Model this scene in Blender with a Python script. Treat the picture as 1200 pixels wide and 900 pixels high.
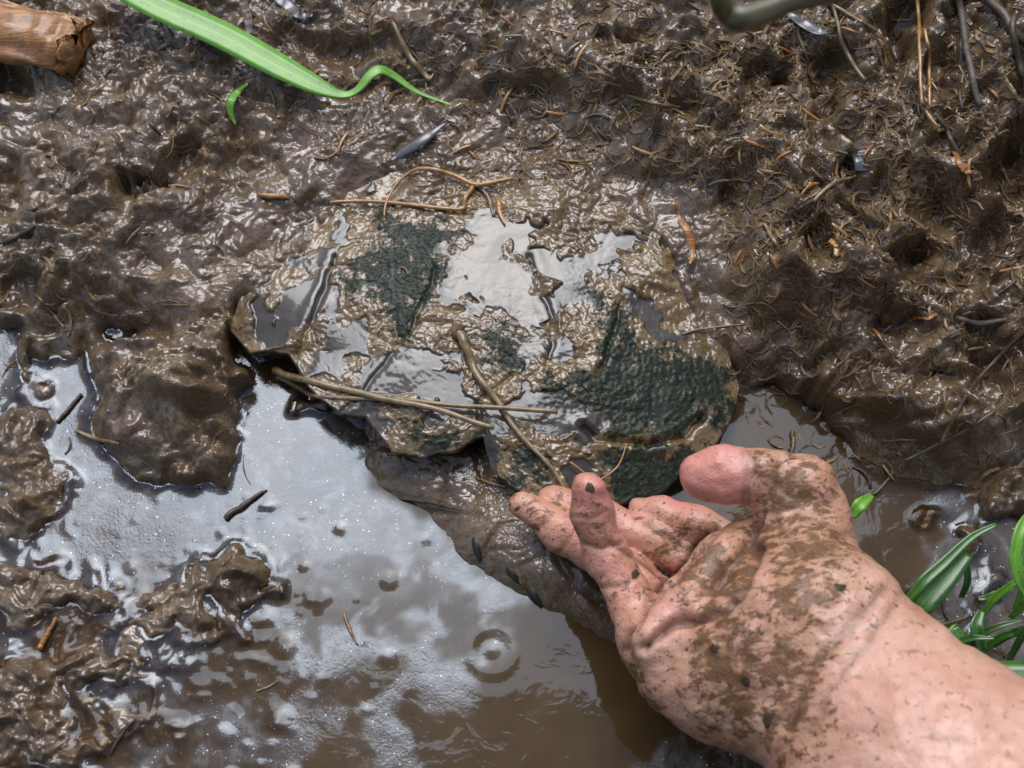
import bpy, math, random
import numpy as np
from mathutils import Vector

random.seed(7)
rng = np.random.default_rng(7)
S = bpy.context.scene
COL = S.collection
for o in list(bpy.data.objects):
    bpy.data.objects.remove(o)

# ------------------------------------------------------------------ camera
TILT = math.radians(24.0)
DIST = 0.50
FPX = 1400.0                        # focal length in photo pixels (1200 wide)
CAM = np.array([0.0, -DIST * math.sin(TILT), DIST * math.cos(TILT)])
cd = bpy.data.cameras.new('camera')
cd.sensor_width = 36.0
cd.lens = 36.0 * FPX / 1200.0
cd.clip_start = 0.01
cd.clip_end = 500.0
cd.dof.use_dof = True
cd.dof.focus_distance = 0.475
cd.dof.aperture_fstop = 16.0
cam = bpy.data.objects.new('camera', cd)
COL.objects.link(cam)
cam.location = CAM.tolist()
cam.rotation_euler = (TILT, 0, 0)
S.camera = cam

# ------------------------------------------------------------------ sky and sun (overcast)
SUN_DIR = Vector((-0.04, 0.55, 0.84)).normalized()
w = bpy.data.worlds.new('World')
S.world = w
w.use_nodes = True
wn = w.node_tree
bg = wn.nodes['Background']
sky = wn.nodes.new('ShaderNodeTexSky')
sky.sky_type = 'NISHITA'
sky.sun_disc = False
sky.sun_elevation = math.asin(SUN_DIR.z)
sky.sun_rotation = math.atan2(SUN_DIR.x, SUN_DIR.y)
sky.dust_density = 3.0
wn.links.new(sky.outputs[0], bg.inputs[0])
bg.inputs[1].default_value = 0.11
sl = bpy.data.lights.new('sun', 'SUN')
sl.energy = 1.4
sl.angle = math.radians(48)
sl.color = (0.84, 0.91, 1.0)
so = bpy.data.objects.new('sun', sl)
COL.objects.link(so)
so.location = (-0.5, 1.5, 2.5)
so.rotation_euler = (-SUN_DIR).to_track_quat('-Z', 'Y').to_euler()
S.view_settings.view_transform = 'Standard'
S.view_settings.look = 'None'
S.view_settings.gamma = 1.0
S.view_settings.exposure = 0.7

# ------------------------------------------------------------------ helpers: projection
CX, SX = math.cos(TILT), math.sin(TILT)


def unproj(px, py, z):
    """photo position -> world point on the level plane of height z"""
    dx = (px - 600.0) / FPX
    dy = -(py - 450.0) / FPX
    d = np.array([dx, dy * CX + SX, dy * SX - CX])
    t = (z - CAM[2]) / d[2]
    return CAM + d * t


def proj(x, y, z):
    rx, ry, rz = x - CAM[0], y - CAM[1], z - CAM[2]
    cx = rx
    cy = ry * CX + rz * SX
    cz = -ry * SX + rz * CX
    dep = np.maximum(-cz, 0.05)
    return 600.0 + FPX * cx / dep, 450.0 - FPX * cy / dep


# ------------------------------------------------------------------ helpers: noise
_perm = np.random.default_rng(3).permutation(4096).astype(np.int32)
_ga = np.random.default_rng(4).uniform(0, 2 * math.pi, 4096)
_gx, _gy = np.cos(_ga).astype(np.float32), np.sin(_ga).astype(np.float32)


def noise2(x, y, seed=0):
    xi = np.floor(x).astype(np.int32)
    yi = np.floor(y).astype(np.int32)
    fx = (x - xi).astype(np.float32)
    fy = (y - yi).astype(np.float32)
    u = fx * fx * fx * (fx * (fx * 6 - 15) + 10)
    v = fy * fy * fy * (fy * (fy * 6 - 15) + 10)

    def g(ix, iy, dx, dy):
        h = _perm[(_perm[(ix + seed * 57) & 4095] + iy) & 4095]
        return _gx[h] * dx + _gy[h] * dy
    a = g(xi, yi, fx, fy)
    b = g(xi + 1, yi, fx - 1, fy)
    c = g(xi, yi + 1, fx, fy - 1)
    d = g(xi + 1, yi + 1, fx - 1, fy - 1)
    return 1.5 * ((a + u * (b - a)) + v * ((c + u * (d - c)) - (a + u * (b - a))))


def fbm(x, y, wl, octs=3, seed=0):
    s = 0
    a = 1.0
    f = 1.0 / wl
    for i in range(octs):
        s = s + a * noise2(x * f, y * f, seed + i)
        a *= 0.5
        f *= 2.03
    return s


def sstep(e0, e1, v):
    t = np.clip((v - e0) / (e1 - e0), 0, 1)
    return t * t * (3 - 2 * t)


def poly_sd(px, py, poly):
    """signed distance in photo pixels, negative inside"""
    P = np.array(poly, float)
    d = np.full(px.shape, 1e9)
    inside = np.zeros(px.shape, bool)
    n = len(P)
    for i in range(n):
        ax, ay = P[i]
        bx, by = P[(i + 1) % n]
        ex, ey = bx - ax, by - ay
        t = np.clip(((px - ax) * ex + (py - ay) * ey) / (ex * ex + ey * ey), 0, 1)
        d = np.minimum(d, (px - ax - t * ex) ** 2 + (py - ay - t * ey) ** 2)
        c = ((ay > py) != (by > py)) & (px < ex * (py - ay) / (ey if ey else 1e-9) + ax)
        inside ^= c
    d = np.sqrt(d)
    return np.where(inside, -d, d)


def line_d(px, py, pts):
    P = np.array(pts, float)
    d = np.full(px.shape, 1e9)
    for i in range(len(P) - 1):
        ax, ay = P[i]
        ex, ey = P[i + 1] - P[i]
        t = np.clip(((px - ax) * ex + (py - ay) * ey) / (ex * ex + ey * ey), 0, 1)
        d = np.minimum(d, (px - ax - t * ex) ** 2 + (py - ay - t * ey) ** 2)
    return np.sqrt(d)


def spline(pts, n):
    """Catmull-Rom through the points, n samples"""
    P = np.array(pts, float)
    P = np.vstack([2 * P[0] - P[1], P, 2 * P[-1] - P[-2]])
    m = len(P) - 3
    out = []
    for s in np.linspace(0, m - 1e-6, n):
        i = int(s)
        t = s - i
        p0, p1, p2, p3 = P[i:i + 4]
        out.append(0.5 * (2 * p1 + (p2 - p0) * t + (2 * p0 - 5 * p1 + 4 * p2 - p3) * t * t
                          + (3 * p1 - p0 - 3 * p2 + p3) * t ** 3))
    return np.array(out)


# ------------------------------------------------------------------ helpers: objects
def mesh_np(name, V, F, mat, smooth=True):
    me = bpy.data.meshes.new(name)
    V = np.asarray(V, np.float32)
    F = np.asarray(F, np.int32)
    k = F.shape[1]
    me.vertices.add(len(V))
    me.vertices.foreach_set('co', V.ravel())
    me.loops.add(F.size)
    me.loops.foreach_set('vertex_index', F.ravel())
    me.polygons.add(len(F))
    me.polygons.foreach_set('loop_start', np.arange(0, F.size, k, dtype=np.int32))
    me.polygons.foreach_set('loop_total', np.full(len(F), k, np.int32))
    me.update(calc_edges=True)
    me.polygons.foreach_set('use_smooth', np.full(len(F), smooth, bool))
    if mat:
        me.materials.append(mat)
    return me


def attr(me, name, vals):
    a = me.attributes.new(name, 'FLOAT', 'POINT')
    a.data.foreach_set('value', np.asarray(vals, np.float32))


def put(name, me, parent=None, label=None, cat=None, group=None, kind=None, loc=None):
    o = bpy.data.objects.new(name, me)
    COL.objects.link(o)
    if parent:
        o.parent = parent
    if loc is not None:
        o.location = loc
    for k, v in (('label', label), ('category', cat), ('group', group), ('kind', kind)):
        if v:
            o[k] = v
    return o


def grid_faces(nx, ny):
    i = np.arange(nx - 1)[None, :] + nx * np.arange(ny - 1)[:, None]
    return np.stack([i, i + 1, i + nx + 1, i + nx], -1).reshape(-1, 4)


def tube(pts, rad, sides=7, flat=1.0):
    """tapered tube along points, closed ends"""
    P = np.asarray(pts, float)
    n = len(P)
    R = np.interp(np.linspace(0, 1, n), np.linspace(0, 1, len(rad)), rad)
    T = np.gradient(P, axis=0)
    T /= np.linalg.norm(T, axis=1)[:, None] + 1e-12
    V = []
    up = np.array([0, 0, 1.0])
    for i in range(n):
        s = np.cross(T[i], up)
        if np.linalg.norm(s) < 1e-3:
            s = np.array([1.0, 0, 0])
        s /= np.linalg.norm(s)
        u = np.cross(s, T[i])
        for k in range(sides):
            a = 2 * math.pi * k / sides
            V.append(P[i] + R[i] * (math.cos(a) * s + flat * math.sin(a) * u))
    F = []
    for i in range(n - 1):
        for k in range(sides):
            a, b = i * sides + k, i * sides + (k + 1) % sides
            F.append((a, b, b + sides, a + sides))
    V.append(P[0] - T[0] * R[0] * .3)
    V.append(P[-1] + T[-1] * R[-1] * .3)
    c0, c1 = len(V) - 2, len(V) - 1
    for k in range(sides):
        F.append((k, c0, c0, (k + 1) % sides))
        o = (n - 1) * sides
        F.append((o + (k + 1) % sides, c1, c1, o + k))
    return np.array(V), F


def tube_mesh(name, pts, rad, mat, sides=7, flat=1.0):
    V, F = tube(pts, rad, sides, flat)
    me = bpy.data.meshes.new(name)
    F = [tuple(dict.fromkeys(f)) for f in F]
    me.from_pydata(V.tolist(), [], F)
    me.polygons.foreach_set('use_smooth', [True] * len(me.polygons))
    me.materials.append(mat)
    me.update()
    return me


def blade_mesh(name, pts, wid, mat, fold=0.25, side=None, thick=0.00025):
    """leaf blade: a strip with a midrib fold and real thickness"""
    P = np.asarray(pts, float)
    n = len(P)
    W = np.interp(np.linspace(0, 1, n), np.linspace(0, 1, len(wid)), wid)
    T = np.gradient(P, axis=0)
    T /= np.linalg.norm(T, axis=1)[:, None] + 1e-12
    V = []
    for i in range(n):
        s = np.cross(T[i], [0, 0, 1.0])
        if side is not None:
            s = np.array(side[i] if len(np.shape(side)) > 1 else side, float)
            s = s - T[i] * s.dot(T[i])
        s /= np.linalg.norm(s) + 1e-9
        u = np.cross(s, T[i])
        for q in (-1, -.5, 0, .5, 1):
            V.append(P[i] + s * W[i] * q + u * W[i] * fold * abs(q))
        for q in (1, .5, 0, -.5, -1):
            V.append(P[i] + s * W[i] * q * .98 + u * (W[i] * fold * abs(q) - thick))
    F = []
    for i in range(n - 1):
        for k in range(10):
            a, b = i * 10 + k, i * 10 + (k + 1) % 10
            F.append((a, b, b + 10, a + 10))
    F.append(tuple(range(9, -1, -1)))
    F.append(tuple((n - 1) * 10 + k for k in range(10)))
    me = bpy.data.meshes.new(name)
    me.from_pydata([tuple(v) for v in V], [], F)
    me.polygons.foreach_set('use_smooth', [True] * len(me.polygons))
    me.materials.append(mat)
    me.update()
    attr(me, 'across', np.tile([-1, -.5, 0, .5, 1, 1, .5, 0, -.5, -1], n))
    return me


# ------------------------------------------------------------------ materials
class NT:
    def __init__(s, name):
        s.m = bpy.data.materials.new(name)
        s.m.use_nodes = True
        s.t = s.m.node_tree
        s.p = s.t.nodes['Principled BSDF']
        s.out = s.t.nodes['Material Output']
        s.geo = s.t.nodes.new('ShaderNodeTexCoord').outputs['Object']

    def n(s, kind, **kw):
        nd = s.t.nodes.new('ShaderNode' + kind)
        for k, v in kw.items():
            setattr(nd, k, v)
        return nd

    def lk(s, a, b):
        s.t.links.new(a, b)

    def setv(s, sock, v):
        if hasattr(v, 'is_linked') or hasattr(v, 'node'):
            s.lk(v, sock)
        else:
            sock.default_value = v

    def noise(s, scale, detail=4, rough=.55, dist=0.0, vec=None):
        nd = s.n('TexNoise')
        s.lk(vec or s.geo, nd.inputs['Vector'])
        nd.inputs['Scale'].default_value = scale
        nd.inputs['Detail'].default_value = detail
        nd.inputs['Roughness'].default_value = rough
        nd.inputs['Distortion'].default_value = dist
        return nd.outputs[0]

    def ramp(s, fac, stops):
        nd = s.n('ValToRGB')
        cr = nd.color_ramp
        while len(cr.elements) < len(stops):
            cr.elements.new(0.5)
        for e, (p, c) in zip(cr.elements, stops):
            e.position = p
            e.color = (*c, 1) if len(c) == 3 else c
        s.lk(fac, nd.inputs[0])
        return nd.outputs[0]

    def rng(s, fac, a, b, c, d):
        nd = s.n('MapRange')
        s.setv(nd.inputs[0], fac)
        for i, v in enumerate((a, b, c, d)):
            s.setv(nd.inputs[i + 1], v)
        return nd.outputs[0]

    def math(s, op, a, b=0.0):
        nd = s.n('Math', operation=op)
        s.setv(nd.inputs[0], a)
        s.setv(nd.inputs[1], b)
        return nd.outputs[0]

    def mix(s, fac, a, b):
        nd = s.n('Mix', data_type='RGBA')
        s.setv(nd.inputs[0], fac)
        for sock, v in ((nd.inputs[6], a), (nd.inputs[7], b)):
            if isinstance(v, tuple):
                sock.default_value = (*v, 1)
            else:
                s.lk(v, sock)
        return nd.outputs[2]

    def attr(s, name):
        nd = s.n('Attribute')
        nd.attribute_name = name
        return nd.outputs['Fac']

    def bump(s, h, strength=.5, dist=.001, normal=None):
        nd = s.n('Bump')
        s.setv(nd.inputs['Strength'], strength)
        nd.inputs['Distance'].default_value = dist
        s.lk(h, nd.inputs['Height'])
        if normal:
            s.lk(normal, nd.inputs['Normal'])
        return nd.outputs[0]

    def set(s, **kw):
        for k, v in kw.items():
            s.setv(s.p.inputs[k.replace('_', ' ')], v)


def wet_mud():
    t = NT('wet_mud')
    c = t.ramp(t.noise(38, 6, .6), [(.25, (.070, .039, .014)), (.5, (.148, .091, .041)), (.75, (.215, .145, .075))])
    c = t.mix(t.rng(t.noise(160, 4, .6), .58, .72, 0, .5), c, (.12, .05, .014))
    c = t.mix(t.rng(t.noise(420, 3, .6), .35, .6, .5, 0), c, (.055, .031, .010))
    t.set(Base_Color=c, Roughness=t.rng(t.noise(110, 4), .35, .65, .5, .7), IOR=1.35)
    h = t.math('ADD', t.noise(900, 5, .62, .4), t.math('MULTIPLY', t.noise(260, 3, .5, .6), 1.6))
    t.set(Normal=t.bump(h, .6, .0012), Coat_Weight=t.rng(t.noise(55, 4, .6), .35, .62, .6, 1), Coat_Roughness=.06, Coat_IOR=1.75)
    t.lk(t.bump(t.noise(230, 2.5, .5, .9), t.rng(t.noise(42, 3, .5), .40, .62, .18, 1.0), .0020), t.p.inputs['Coat Normal'])
    return t.m


def shell_mud():
    t = NT('mud_coated_shell')
    alg, pool = t.attr('algae'), t.attr('pool')
    c = t.ramp(t.noise(45, 5, .6), [(.3, (.105, .060, .018)), (.55, (.175, .106, .036)), (.8, (.23, .15, .058))])
    g = t.ramp(t.noise(330, 5, .65), [(.3, (.003, .005, .002)), (.55, (.010, .017, .005)), (.78, (.05, .055, .019))])
    am = t.rng(t.math('ADD', alg, t.math('MULTIPLY', t.math('SUBTRACT', t.noise(120, 9, .8), .5), 3.6)), .52, .74, 0, 1)
    c = t.mix(am, c, g)
    pm = t.rng(t.math('ADD', pool, t.math('MULTIPLY', t.math('SUBTRACT', t.noise(500, 4, .6), .5), .5)), .4, .6, 0, 1)
    inv = t.math('SUBTRACT', 1.0, pm)
    c = t.mix(t.math('MULTIPLY', pm, .9), c, (.026, .022, .016))
    t.set(Base_Color=c, Roughness=t.rng(inv, 0, 1, .3, .6), IOR=1.35)
    h = t.math('ADD', t.noise(700, 5, .62, .5), t.math('MULTIPLY', t.noise(220, 3, .5, .8), 1.8))
    t.set(Normal=t.bump(h, t.math('MULTIPLY', inv, .6), .0012), Coat_Weight=t.math('MULTIPLY', t.rng(am, 0, 1, 1, .3), t.rng(inv, 0, 1, 1, .85)),
          Coat_Roughness=t.rng(inv, 0, 1, .05, .1), Coat_IOR=t.rng(am, 0, 1, t.rng(inv, 0, 1, 1.53, 1.75), 1.45))
    t.lk(t.bump(t.noise(200, 2.5, .5, 1.0), t.math('ADD', .06, t.math('MULTIPLY', inv, t.rng(t.noise(60, 3, .5), .40, .62, .2, .9))), .0020), t.p.inputs['Coat Normal'])
    return t.m


def water_mat():
    t = NT('murky_water')
    film = t.attr('film')  # oily film, with reflection shapes put into its mask
    t.t.nodes.remove(t.p)
    dif = t.n('BsdfDiffuse')
    c = t.ramp(t.noise(30, 5, .6), [(.3, (.052, .030, .011)), (.7, (.085, .052, .021))])
    speck = t.n('TexVoronoi')
    t.lk(t.geo, speck.inputs['Vector'])
    speck.inputs['Scale'].default_value = 520
    sp = t.math('MULTIPLY', t.rng(speck.outputs['Distance'], .10, .2, 1, 0),
                t.rng(t.noise(300, 2), .50, .57, 0, 1))
    sp = t.math('MULTIPLY', sp, film)
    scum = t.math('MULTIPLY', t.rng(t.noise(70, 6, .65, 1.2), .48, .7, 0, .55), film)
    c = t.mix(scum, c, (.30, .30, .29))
    c = t.mix(sp, c, (.75, .76, .78))  # sparkle painted as near-white specks
    t.lk(c, dif.inputs[0])
    tr = t.n('BsdfTransparent')
    tr.inputs[0].default_value = (.85, .72, .5, 1)
    m1 = t.n('MixShader')
    t.lk(t.math('MAXIMUM', t.attr('murk'), t.math('MAXIMUM', sp, scum)), m1.inputs[0])
    t.lk(tr.outputs[0], m1.inputs[1])
    t.lk(dif.outputs[0], m1.inputs[2])
    gl = t.n('BsdfGlossy')
    gl.inputs['Roughness'].default_value = .045
    gl.inputs['Color'].default_value = (.82, .91, 1.0, 1)
    b = t.bump(t.noise(90, 3, .5, .5), .12, .0012)
    b = t.bump(t.noise(900, 3, .6), t.math('MULTIPLY', film, .09), .0006, b)
    t.lk(b, gl.inputs['Normal'])
    fr = t.n('Fresnel')
    t.lk(b, fr.inputs['Normal'])
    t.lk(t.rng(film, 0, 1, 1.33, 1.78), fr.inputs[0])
    m2 = t.n('MixShader')
    t.lk(fr.outputs[0], m2.inputs[0])
    t.lk(m1.outputs[0], m2.inputs[1])
    t.lk(gl.outputs[0], m2.inputs[2])
    t.lk(m2.outputs[0], t.out.inputs[0])
    return t.m


def skin_mat():
    t = NT('muddy_skin')
    red, mud, crease_dark = t.attr('red'), t.attr('mud'), t.attr('crease')
    mud = t.math('ADD', mud, t.math('MULTIPLY', t.math('SUBTRACT', t.noise(38, 3, .5, .3), .5), 1.1))
    c = t.ramp(t.noise(45, 4, .6), [(.3, (.53, .26, .175)), (.6, (.62, .35, .25)), (.8, (.67, .43, .33))])
    c = t.mix(red, c, (.60, .235, .175))
    # thin dried film, then thick smears and specks
    f = t.rng(t.math('ADD', mud, t.math('MULTIPLY', t.math('SUBTRACT', t.noise(75, 6, .65, .6), .5), 1.7)), .32, .85, 0, .72)
    c = t.mix(f, c, (.37, .185, .078))
    st = t.n('Mapping')
    st.inputs['Rotation'].default_value = (0, 0, math.radians(-40))
    st.inputs['Scale'].default_value = (1, 1.7, 1)
    t.lk(t.geo, st.inputs[0])
    sm = t.rng(t.math('ADD', mud, t.math('MULTIPLY', t.math('SUBTRACT', t.noise(150, 8, .74, .25, st.outputs[0]), .5), 2.2)), .64, .80, 0, .95)
    c = t.mix(sm, c, (.145, .064, .019))
    spk = t.math('MULTIPLY', t.rng(t.noise(430, 4, .65), .60, .65, 0, .88), t.rng(mud, .05, .5, .25, 1))
    c = t.mix(spk, c, (.10, .058, .03))
    c = t.mix(t.math('MULTIPLY', crease_dark, .8), c, (.12, .055, .026))  # darker along the creases and finger gaps
    t.set(Base_Color=c, Roughness=t.rng(t.noise(200, 3), .3, .7, .32, .5), IOR=1.42)
    t.p.inputs['Subsurface Weight'].default_value = .12
    t.p.inputs['Subsurface Radius'].default_value = (1.0, .35, .2)
    t.p.inputs['Subsurface Scale'].default_value = .004
    por = t.n('TexVoronoi')
    t.lk(t.geo, por.inputs['Vector'])
    por.inputs['Scale'].default_value = 1100
    h = t.math('ADD', t.math('MULTIPLY', por.outputs['Distance'], .35), t.noise(350, 5, .6))
    h = t.math('ADD', h, t.math('MULTIPLY', t.math('ADD', sm, spk), .8))
    t.set(Normal=t.bump(h, .55, .0008), Coat_Weight=.32, Coat_Roughness=.16)
    return t.m


def simple(name, stops, scale=120, rough=.45, bump=.3, coat=.3, stretch=None, sub=0.0, bscale=None, veins=False, muddy=0.0):
    t = NT(name)
    v = t.geo
    if stretch:
        mp = t.n('Mapping')
        mp.inputs['Scale'].default_value = stretch
        t.lk(t.geo, mp.inputs[0])
        v = mp.outputs[0]
    fac = t.noise(scale, 5, .6, .2, v)
    c = t.ramp(fac, stops)
    if veins:
        u = t.attr('across')
        vn = t.math('SINE', t.math('MULTIPLY', u, 34.0))
        c = t.mix(t.rng(vn, -1, 1, 0, .35), c, tuple(.55 * v for v in stops[0][1]))
        c = t.mix(t.rng(t.math('ABSOLUTE', u), .0, .10, .45, 0), c, tuple(1.3 * v for v in stops[-1][1]))
        c = t.mix(t.rng(t.noise(500, 3), .64, .68, 0, .8), c, (.10, .06, .025))
    if muddy:
        c = t.mix(t.rng(t.noise(75, 6, .65), .62 - muddy, .75 - muddy, 0, .9), c, (.075, .045, .018))
    t.set(Base_Color=c, Roughness=rough, Coat_Weight=coat, Coat_Roughness=.15,
          Normal=t.bump(t.noise(bscale or scale * 4, 4, .6, .2, v), bump, .0006))
    if sub:
        t.p.inputs['Transmission Weight'].default_value = 0
        t.p.inputs['Subsurface Weight'].default_value = sub
        t.p.inputs['Subsurface Scale'].default_value = .002
    return t.m


M_MUD = wet_mud()
M_SHELL = shell_mud()
M_WATER = water_mat()
M_SKIN = skin_mat()
M_GRASS = simple('green_blade', [(.3, (.09, .27, .012)), (.6, (.14, .36, .02)), (.85, (.22, .43, .04))], 160, .4, .15, .3, veins=True)
M_LEAF = simple('wet_green_leaf', [(.3, (.022, .085, .006)), (.6, (.05, .155, .010)), (.85, (.10, .22, .022))], 140, .35, .2, .5, veins=True)
M_STRAW = simple('wet_straw', [(.3, (.11, .065, .025)), (.55, (.23, .15, .065)), (.8, (.36, .25, .12))], 260, .35, .4, .6, muddy=.06)
M_GOLD = simple('golden_stem', [(.3, (.20, .085, .02)), (.55, (.40, .20, .055)), (.8, (.55, .34, .12))], 220, .3, .3, .8)
M_DARK = simple('dark_twig', [(.3, (.03, .019, .009)), (.6, (.075, .047, .022)), (.85, (.13, .085, .045))], 260, .5, .5, .25)
M_RUST = simple('rusty_wood', [(.25, (.12, .038, .008)), (.5, (.33, .125, .022)), (.78, (.55, .28, .07))], 90, .4, 1.0, .6, (.5, 5, 3), bscale=260, muddy=.08)
M_GREY = simple('grey_wet_leaf', [(.3, (.05, .048, .045)), (.6, (.10, .10, .10)), (.85, (.17, .17, .18))], 160, .25, .3, 1.0)
M_DRYGREY = simple('dry_grey_stem', [(.3, (.06, .047, .033)), (.6, (.12, .097, .07)), (.85, (.20, .165, .125))], 200, .6, .6, .1, muddy=.05)
M_OLIVE = simple('olive_stem', [(.3, (.06, .045, .014)), (.6, (.11, .085, .03)), (.85, (.19, .15, .06))], 90, .4, .2, .3)
M_CLAW = simple('dark_claw', [(.3, (.006, .006, .006)), (.8, (.02, .018, .015))], 200, .55, .3, .25)
M_CRUMB = simple('mud_crumb', [(.3, (.03, .017, .006)), (.6, (.075, .042, .017)), (.85, (.13, .08, .035))], 420, .6, 1.0, .1)

# ------------------------------------------------------------------ heights of the bog, painted over the photo's plan
GX = np.arange(-150, 1351, 150.)
GY = np.arange(-150, 1051, 150.)
GH = np.array([
    [3.6, 3.6, 3.8, 4.0, 4.6, 5.4, 6.0, 6.6, 7.4, 8.0, 9.0],
    [3.0, 3.0, 3.2, 3.2, 3.6, 4.2, 4.8, 5.4, 6.2, 6.8, 7.6],
    [2.4, 2.4, 2.6, 2.4, 2.1, 2.6, 4.0, 4.6, 5.2, 5.8, 6.6],
    [1.5, 1.5, 1.6, 1.5, .9, 1.1, 2.2, 3.8, 4.4, 4.8, 5.6],
    [-.1, -.2, .4, .0, .3, .6, .6, .2, 2.2, 3.0, 4.0],
    [-.3, -.25, -.5, -.8, -.8, -.5, -.8, -1.2, -.7, -.2, .6],
    [-.2, -.15, -.25, -.5, -1., -1.4, -1.4, -1.5, -1., -.7, -.2],
    [.0, .1, -.3, -.6, -1., -1.5, -1.5, -1.5, -1., -.8, -.2],
    [.2, .2, -.2, -.6, -1., -1.2, -1.2, -1.2, -.8, -.6, .0]]) * .01


def base_h(px, py):
    u = np.clip((px + 150) / 150., 0, len(GX) - 1.001)
    v = np.clip((py + 150) / 150., 0, len(GY) - 1.001)
    i, j = u.astype(int), v.astype(int)
    a, b = u - i, v - j
    a, b = a * a * (3 - 2 * a) * .5 + a * .5, b * b * (3 - 2 * b) * .5 + b * .5
    return (GH[j, i] * (1 - a) + GH[j, i + 1] * a) * (1 - b) + (GH[j + 1, i] * (1 - a) + GH[j + 1, i + 1] * a) * b


DEEP = [[(300, 425), (345, 425), (360, 470), (412, 500), (420, 550), (470, 600), (520, 660), (600, 705), (700, 760),
         (900, 930), (520, 930), (400, 800), (380, 700), (330, 640), (300, 590), (250, 560), (296, 520)],
        [(160, 590), (260, 570), (320, 590), (300, 620), (235, 640), (175, 680), (150, 705), (110, 690), (60, 640), (110, 620)],
        [(85, 400), (110, 440), (115, 480), (150, 540), (175, 580), (120, 610), (70, 560), (55, 490), (60, 430)],
        [(-40, 390), (30, 380), (40, 440), (10, 470), (-40, 480)],
        [(870, 440), (950, 465), (985, 535), (1030, 590), (1110, 575), (1230, 640), (1260, 900), (1000, 920), (880, 700), (855, 520)]]
# humps: (x, y, rx, ry, rot deg, height cm, edge sharpness)
HUMPS = [(325, 305, 55, 45, 0, .75, 1.8), (400, 235, 60, 34, -20, .6, 1.8), (208, 492, 80, 74, 10, 2.3, 1.9), (215, 420, 74, 40, 0, 1.5, 1.6), (230, 335, 55, 55, 20, .9, 1.5),
         (120, 255, 90, 50, -20, 1.0, 1.5), (60, 330, 70, 50, 0, .8, 1.5), (230, 110, 90, 60, 0, .9, 1.5),
         (95, 150, 60, 45, 0, .6, 1.5), (300, 255, 60, 45, 0, .7, 1.5), (700, 100, 90, 45, 10, 1.0, 1.5),
         (560, 70, 90, 45, 5, .8, 1.5), (880, 330, 70, 55, 10, 1.3, 1.8), (990, 330, 55, 50, 10, 1.0, 1.8),
         (960, 210, 80, 60, 0, .8, 1.5), (1010, 430, 85, 55, 0, 1.0, 1.8), (760, 180, 70, 50, 0, .6, 1.5),
         (1090, 480, 60, 40, 0, .9, 1.8), (820, 120, 60, 45, 0, .9, 1.5), (760, 30, 60, 35, 0, .8, 1.5),
         # half-drowned mud at lower left
         (255, 672, 50, 30, 20, .75, 1.8), (205, 700, 45, 28, 30, .85, 1.8), (120, 690, 40, 30, 0, .75, 1.8),
         (290, 690, 40, 24, 0, .75, 1.8), (225, 735, 70, 22, -5, .55, 1.8), (20, 825, 48, 42, 0, .95, 1.8),
         (60, 880, 55, 24, -8, .8, 1.8), (110, 780, 40, 22, 10, .5, 1.8), (45, 530, 22, 50, 25, .7, 1.8),
         (60, 580, 50, 30, -20, .55, 1.8), (20, 600, 40, 35, 0, .6, 1.8), (35, 690, 45, 30, 0, .6, 1.8),
         (36, 430, 12, 34, 15, .7, 2), (5, 520, 18, 34, 0, .6, 1.8), (315, 590, 34, 20, -20, .45, 1.8),
         (310, 670, 22, 16, 0, .7, 2), (135, 560, 26, 14, 20, .45, 2), (140, 850, 30, 16, 10, .5, 1.8),
         (362, 475, 22, 22, 0, .75, 2.2), (375, 690, 22, 14, 0, .3, 2),
         # right-hand pool
         (1075, 610, 26, 22, 0, .9, 2), (1150, 640, 34, 30, 0, .9, 2), (1165, 690, 26, 20, 0, .8, 2),
         (1120, 620, 22, 30, 0, .7, 2), (1130, 715, 10, 10, 0, .8, 2), (1140, 750, 20, 32, 15, .7, 2),
         (1185, 590, 40, 22, 0, 1.0, 2), (1060, 700, 18, 12, 0, .5, 2)]
HOLES = [(135, 385, 40, 18, 0, 1.2), (285, 400, 26, 22, 0, 1.5), (292, 450, 14, 60, 0, 1.6), (218, 195, 22, 26, 20, 1.2), (172, 220, 44, 12, -40, 1.0),
         (170, 215, 18, 10, 20, .9), (275, 290, 14, 14, 0, 1.2), (445, 140, 40, 32, 20, 1.5), (520, 160, 50, 18, 0, 1.1),
         (590, 128, 60, 16, 0, .9), (700, 60, 22, 12, 0, .6), (735, 120, 26, 18, 0, 1.1), (857, 243, 22, 22, 0, 1.9),
         (900, 95, 22, 20, 0, 1.3), (960, 165, 18, 14, 0, 1.3), (970, 100, 26, 30, 0, 1.4), (1045, 60, 26, 60, 0, 2.0), (1100, 100, 16, 60, 0, 1.5),
         (1066, 302, 26, 22, 0, 2.2), (1105, 250, 50, 30, 0, 1.8), (1140, 300, 40, 34, 0, 1.8), (1190, 200, 26, 40, 0, 1.8), (1040, 390, 32, 14, 0, 1.2),
         (1020, 370, 22, 14, 0, 1.3), (960, 300, 12, 34, 0, 1.0), (930, 400, 36, 14, -20, 1.0), (1100, 450, 26, 26, 0, 1.4), (1160, 430, 26, 40, 0, 1.3),
         (420, 60, 50, 16, 0, .9), (340, 50, 40, 26, 0, 1.0), (25, 345, 20, 18, 0, 1.2), (5, 100, 24, 22, 0, 1.6), (740, 40, 20, 12, 0, .8),
         (795, 110, 24, 12, 20, .9), (1000, 210, 20, 14, 0, 1.0), (400, 185, 26, 16, 0, .9), (330, 200, 20, 12, 0, .6), (640, 160, 26, 10, 0, .6)]


def ell(px, py, x, y, rx, ry, rot):
    c, s = math.cos(math.radians(rot)), math.sin(math.radians(rot))
    dx, dy = px - x, py - y
    return ((dx * c + dy * s) / rx) ** 2 + ((-dx * s + dy * c) / ry) ** 2


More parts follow.
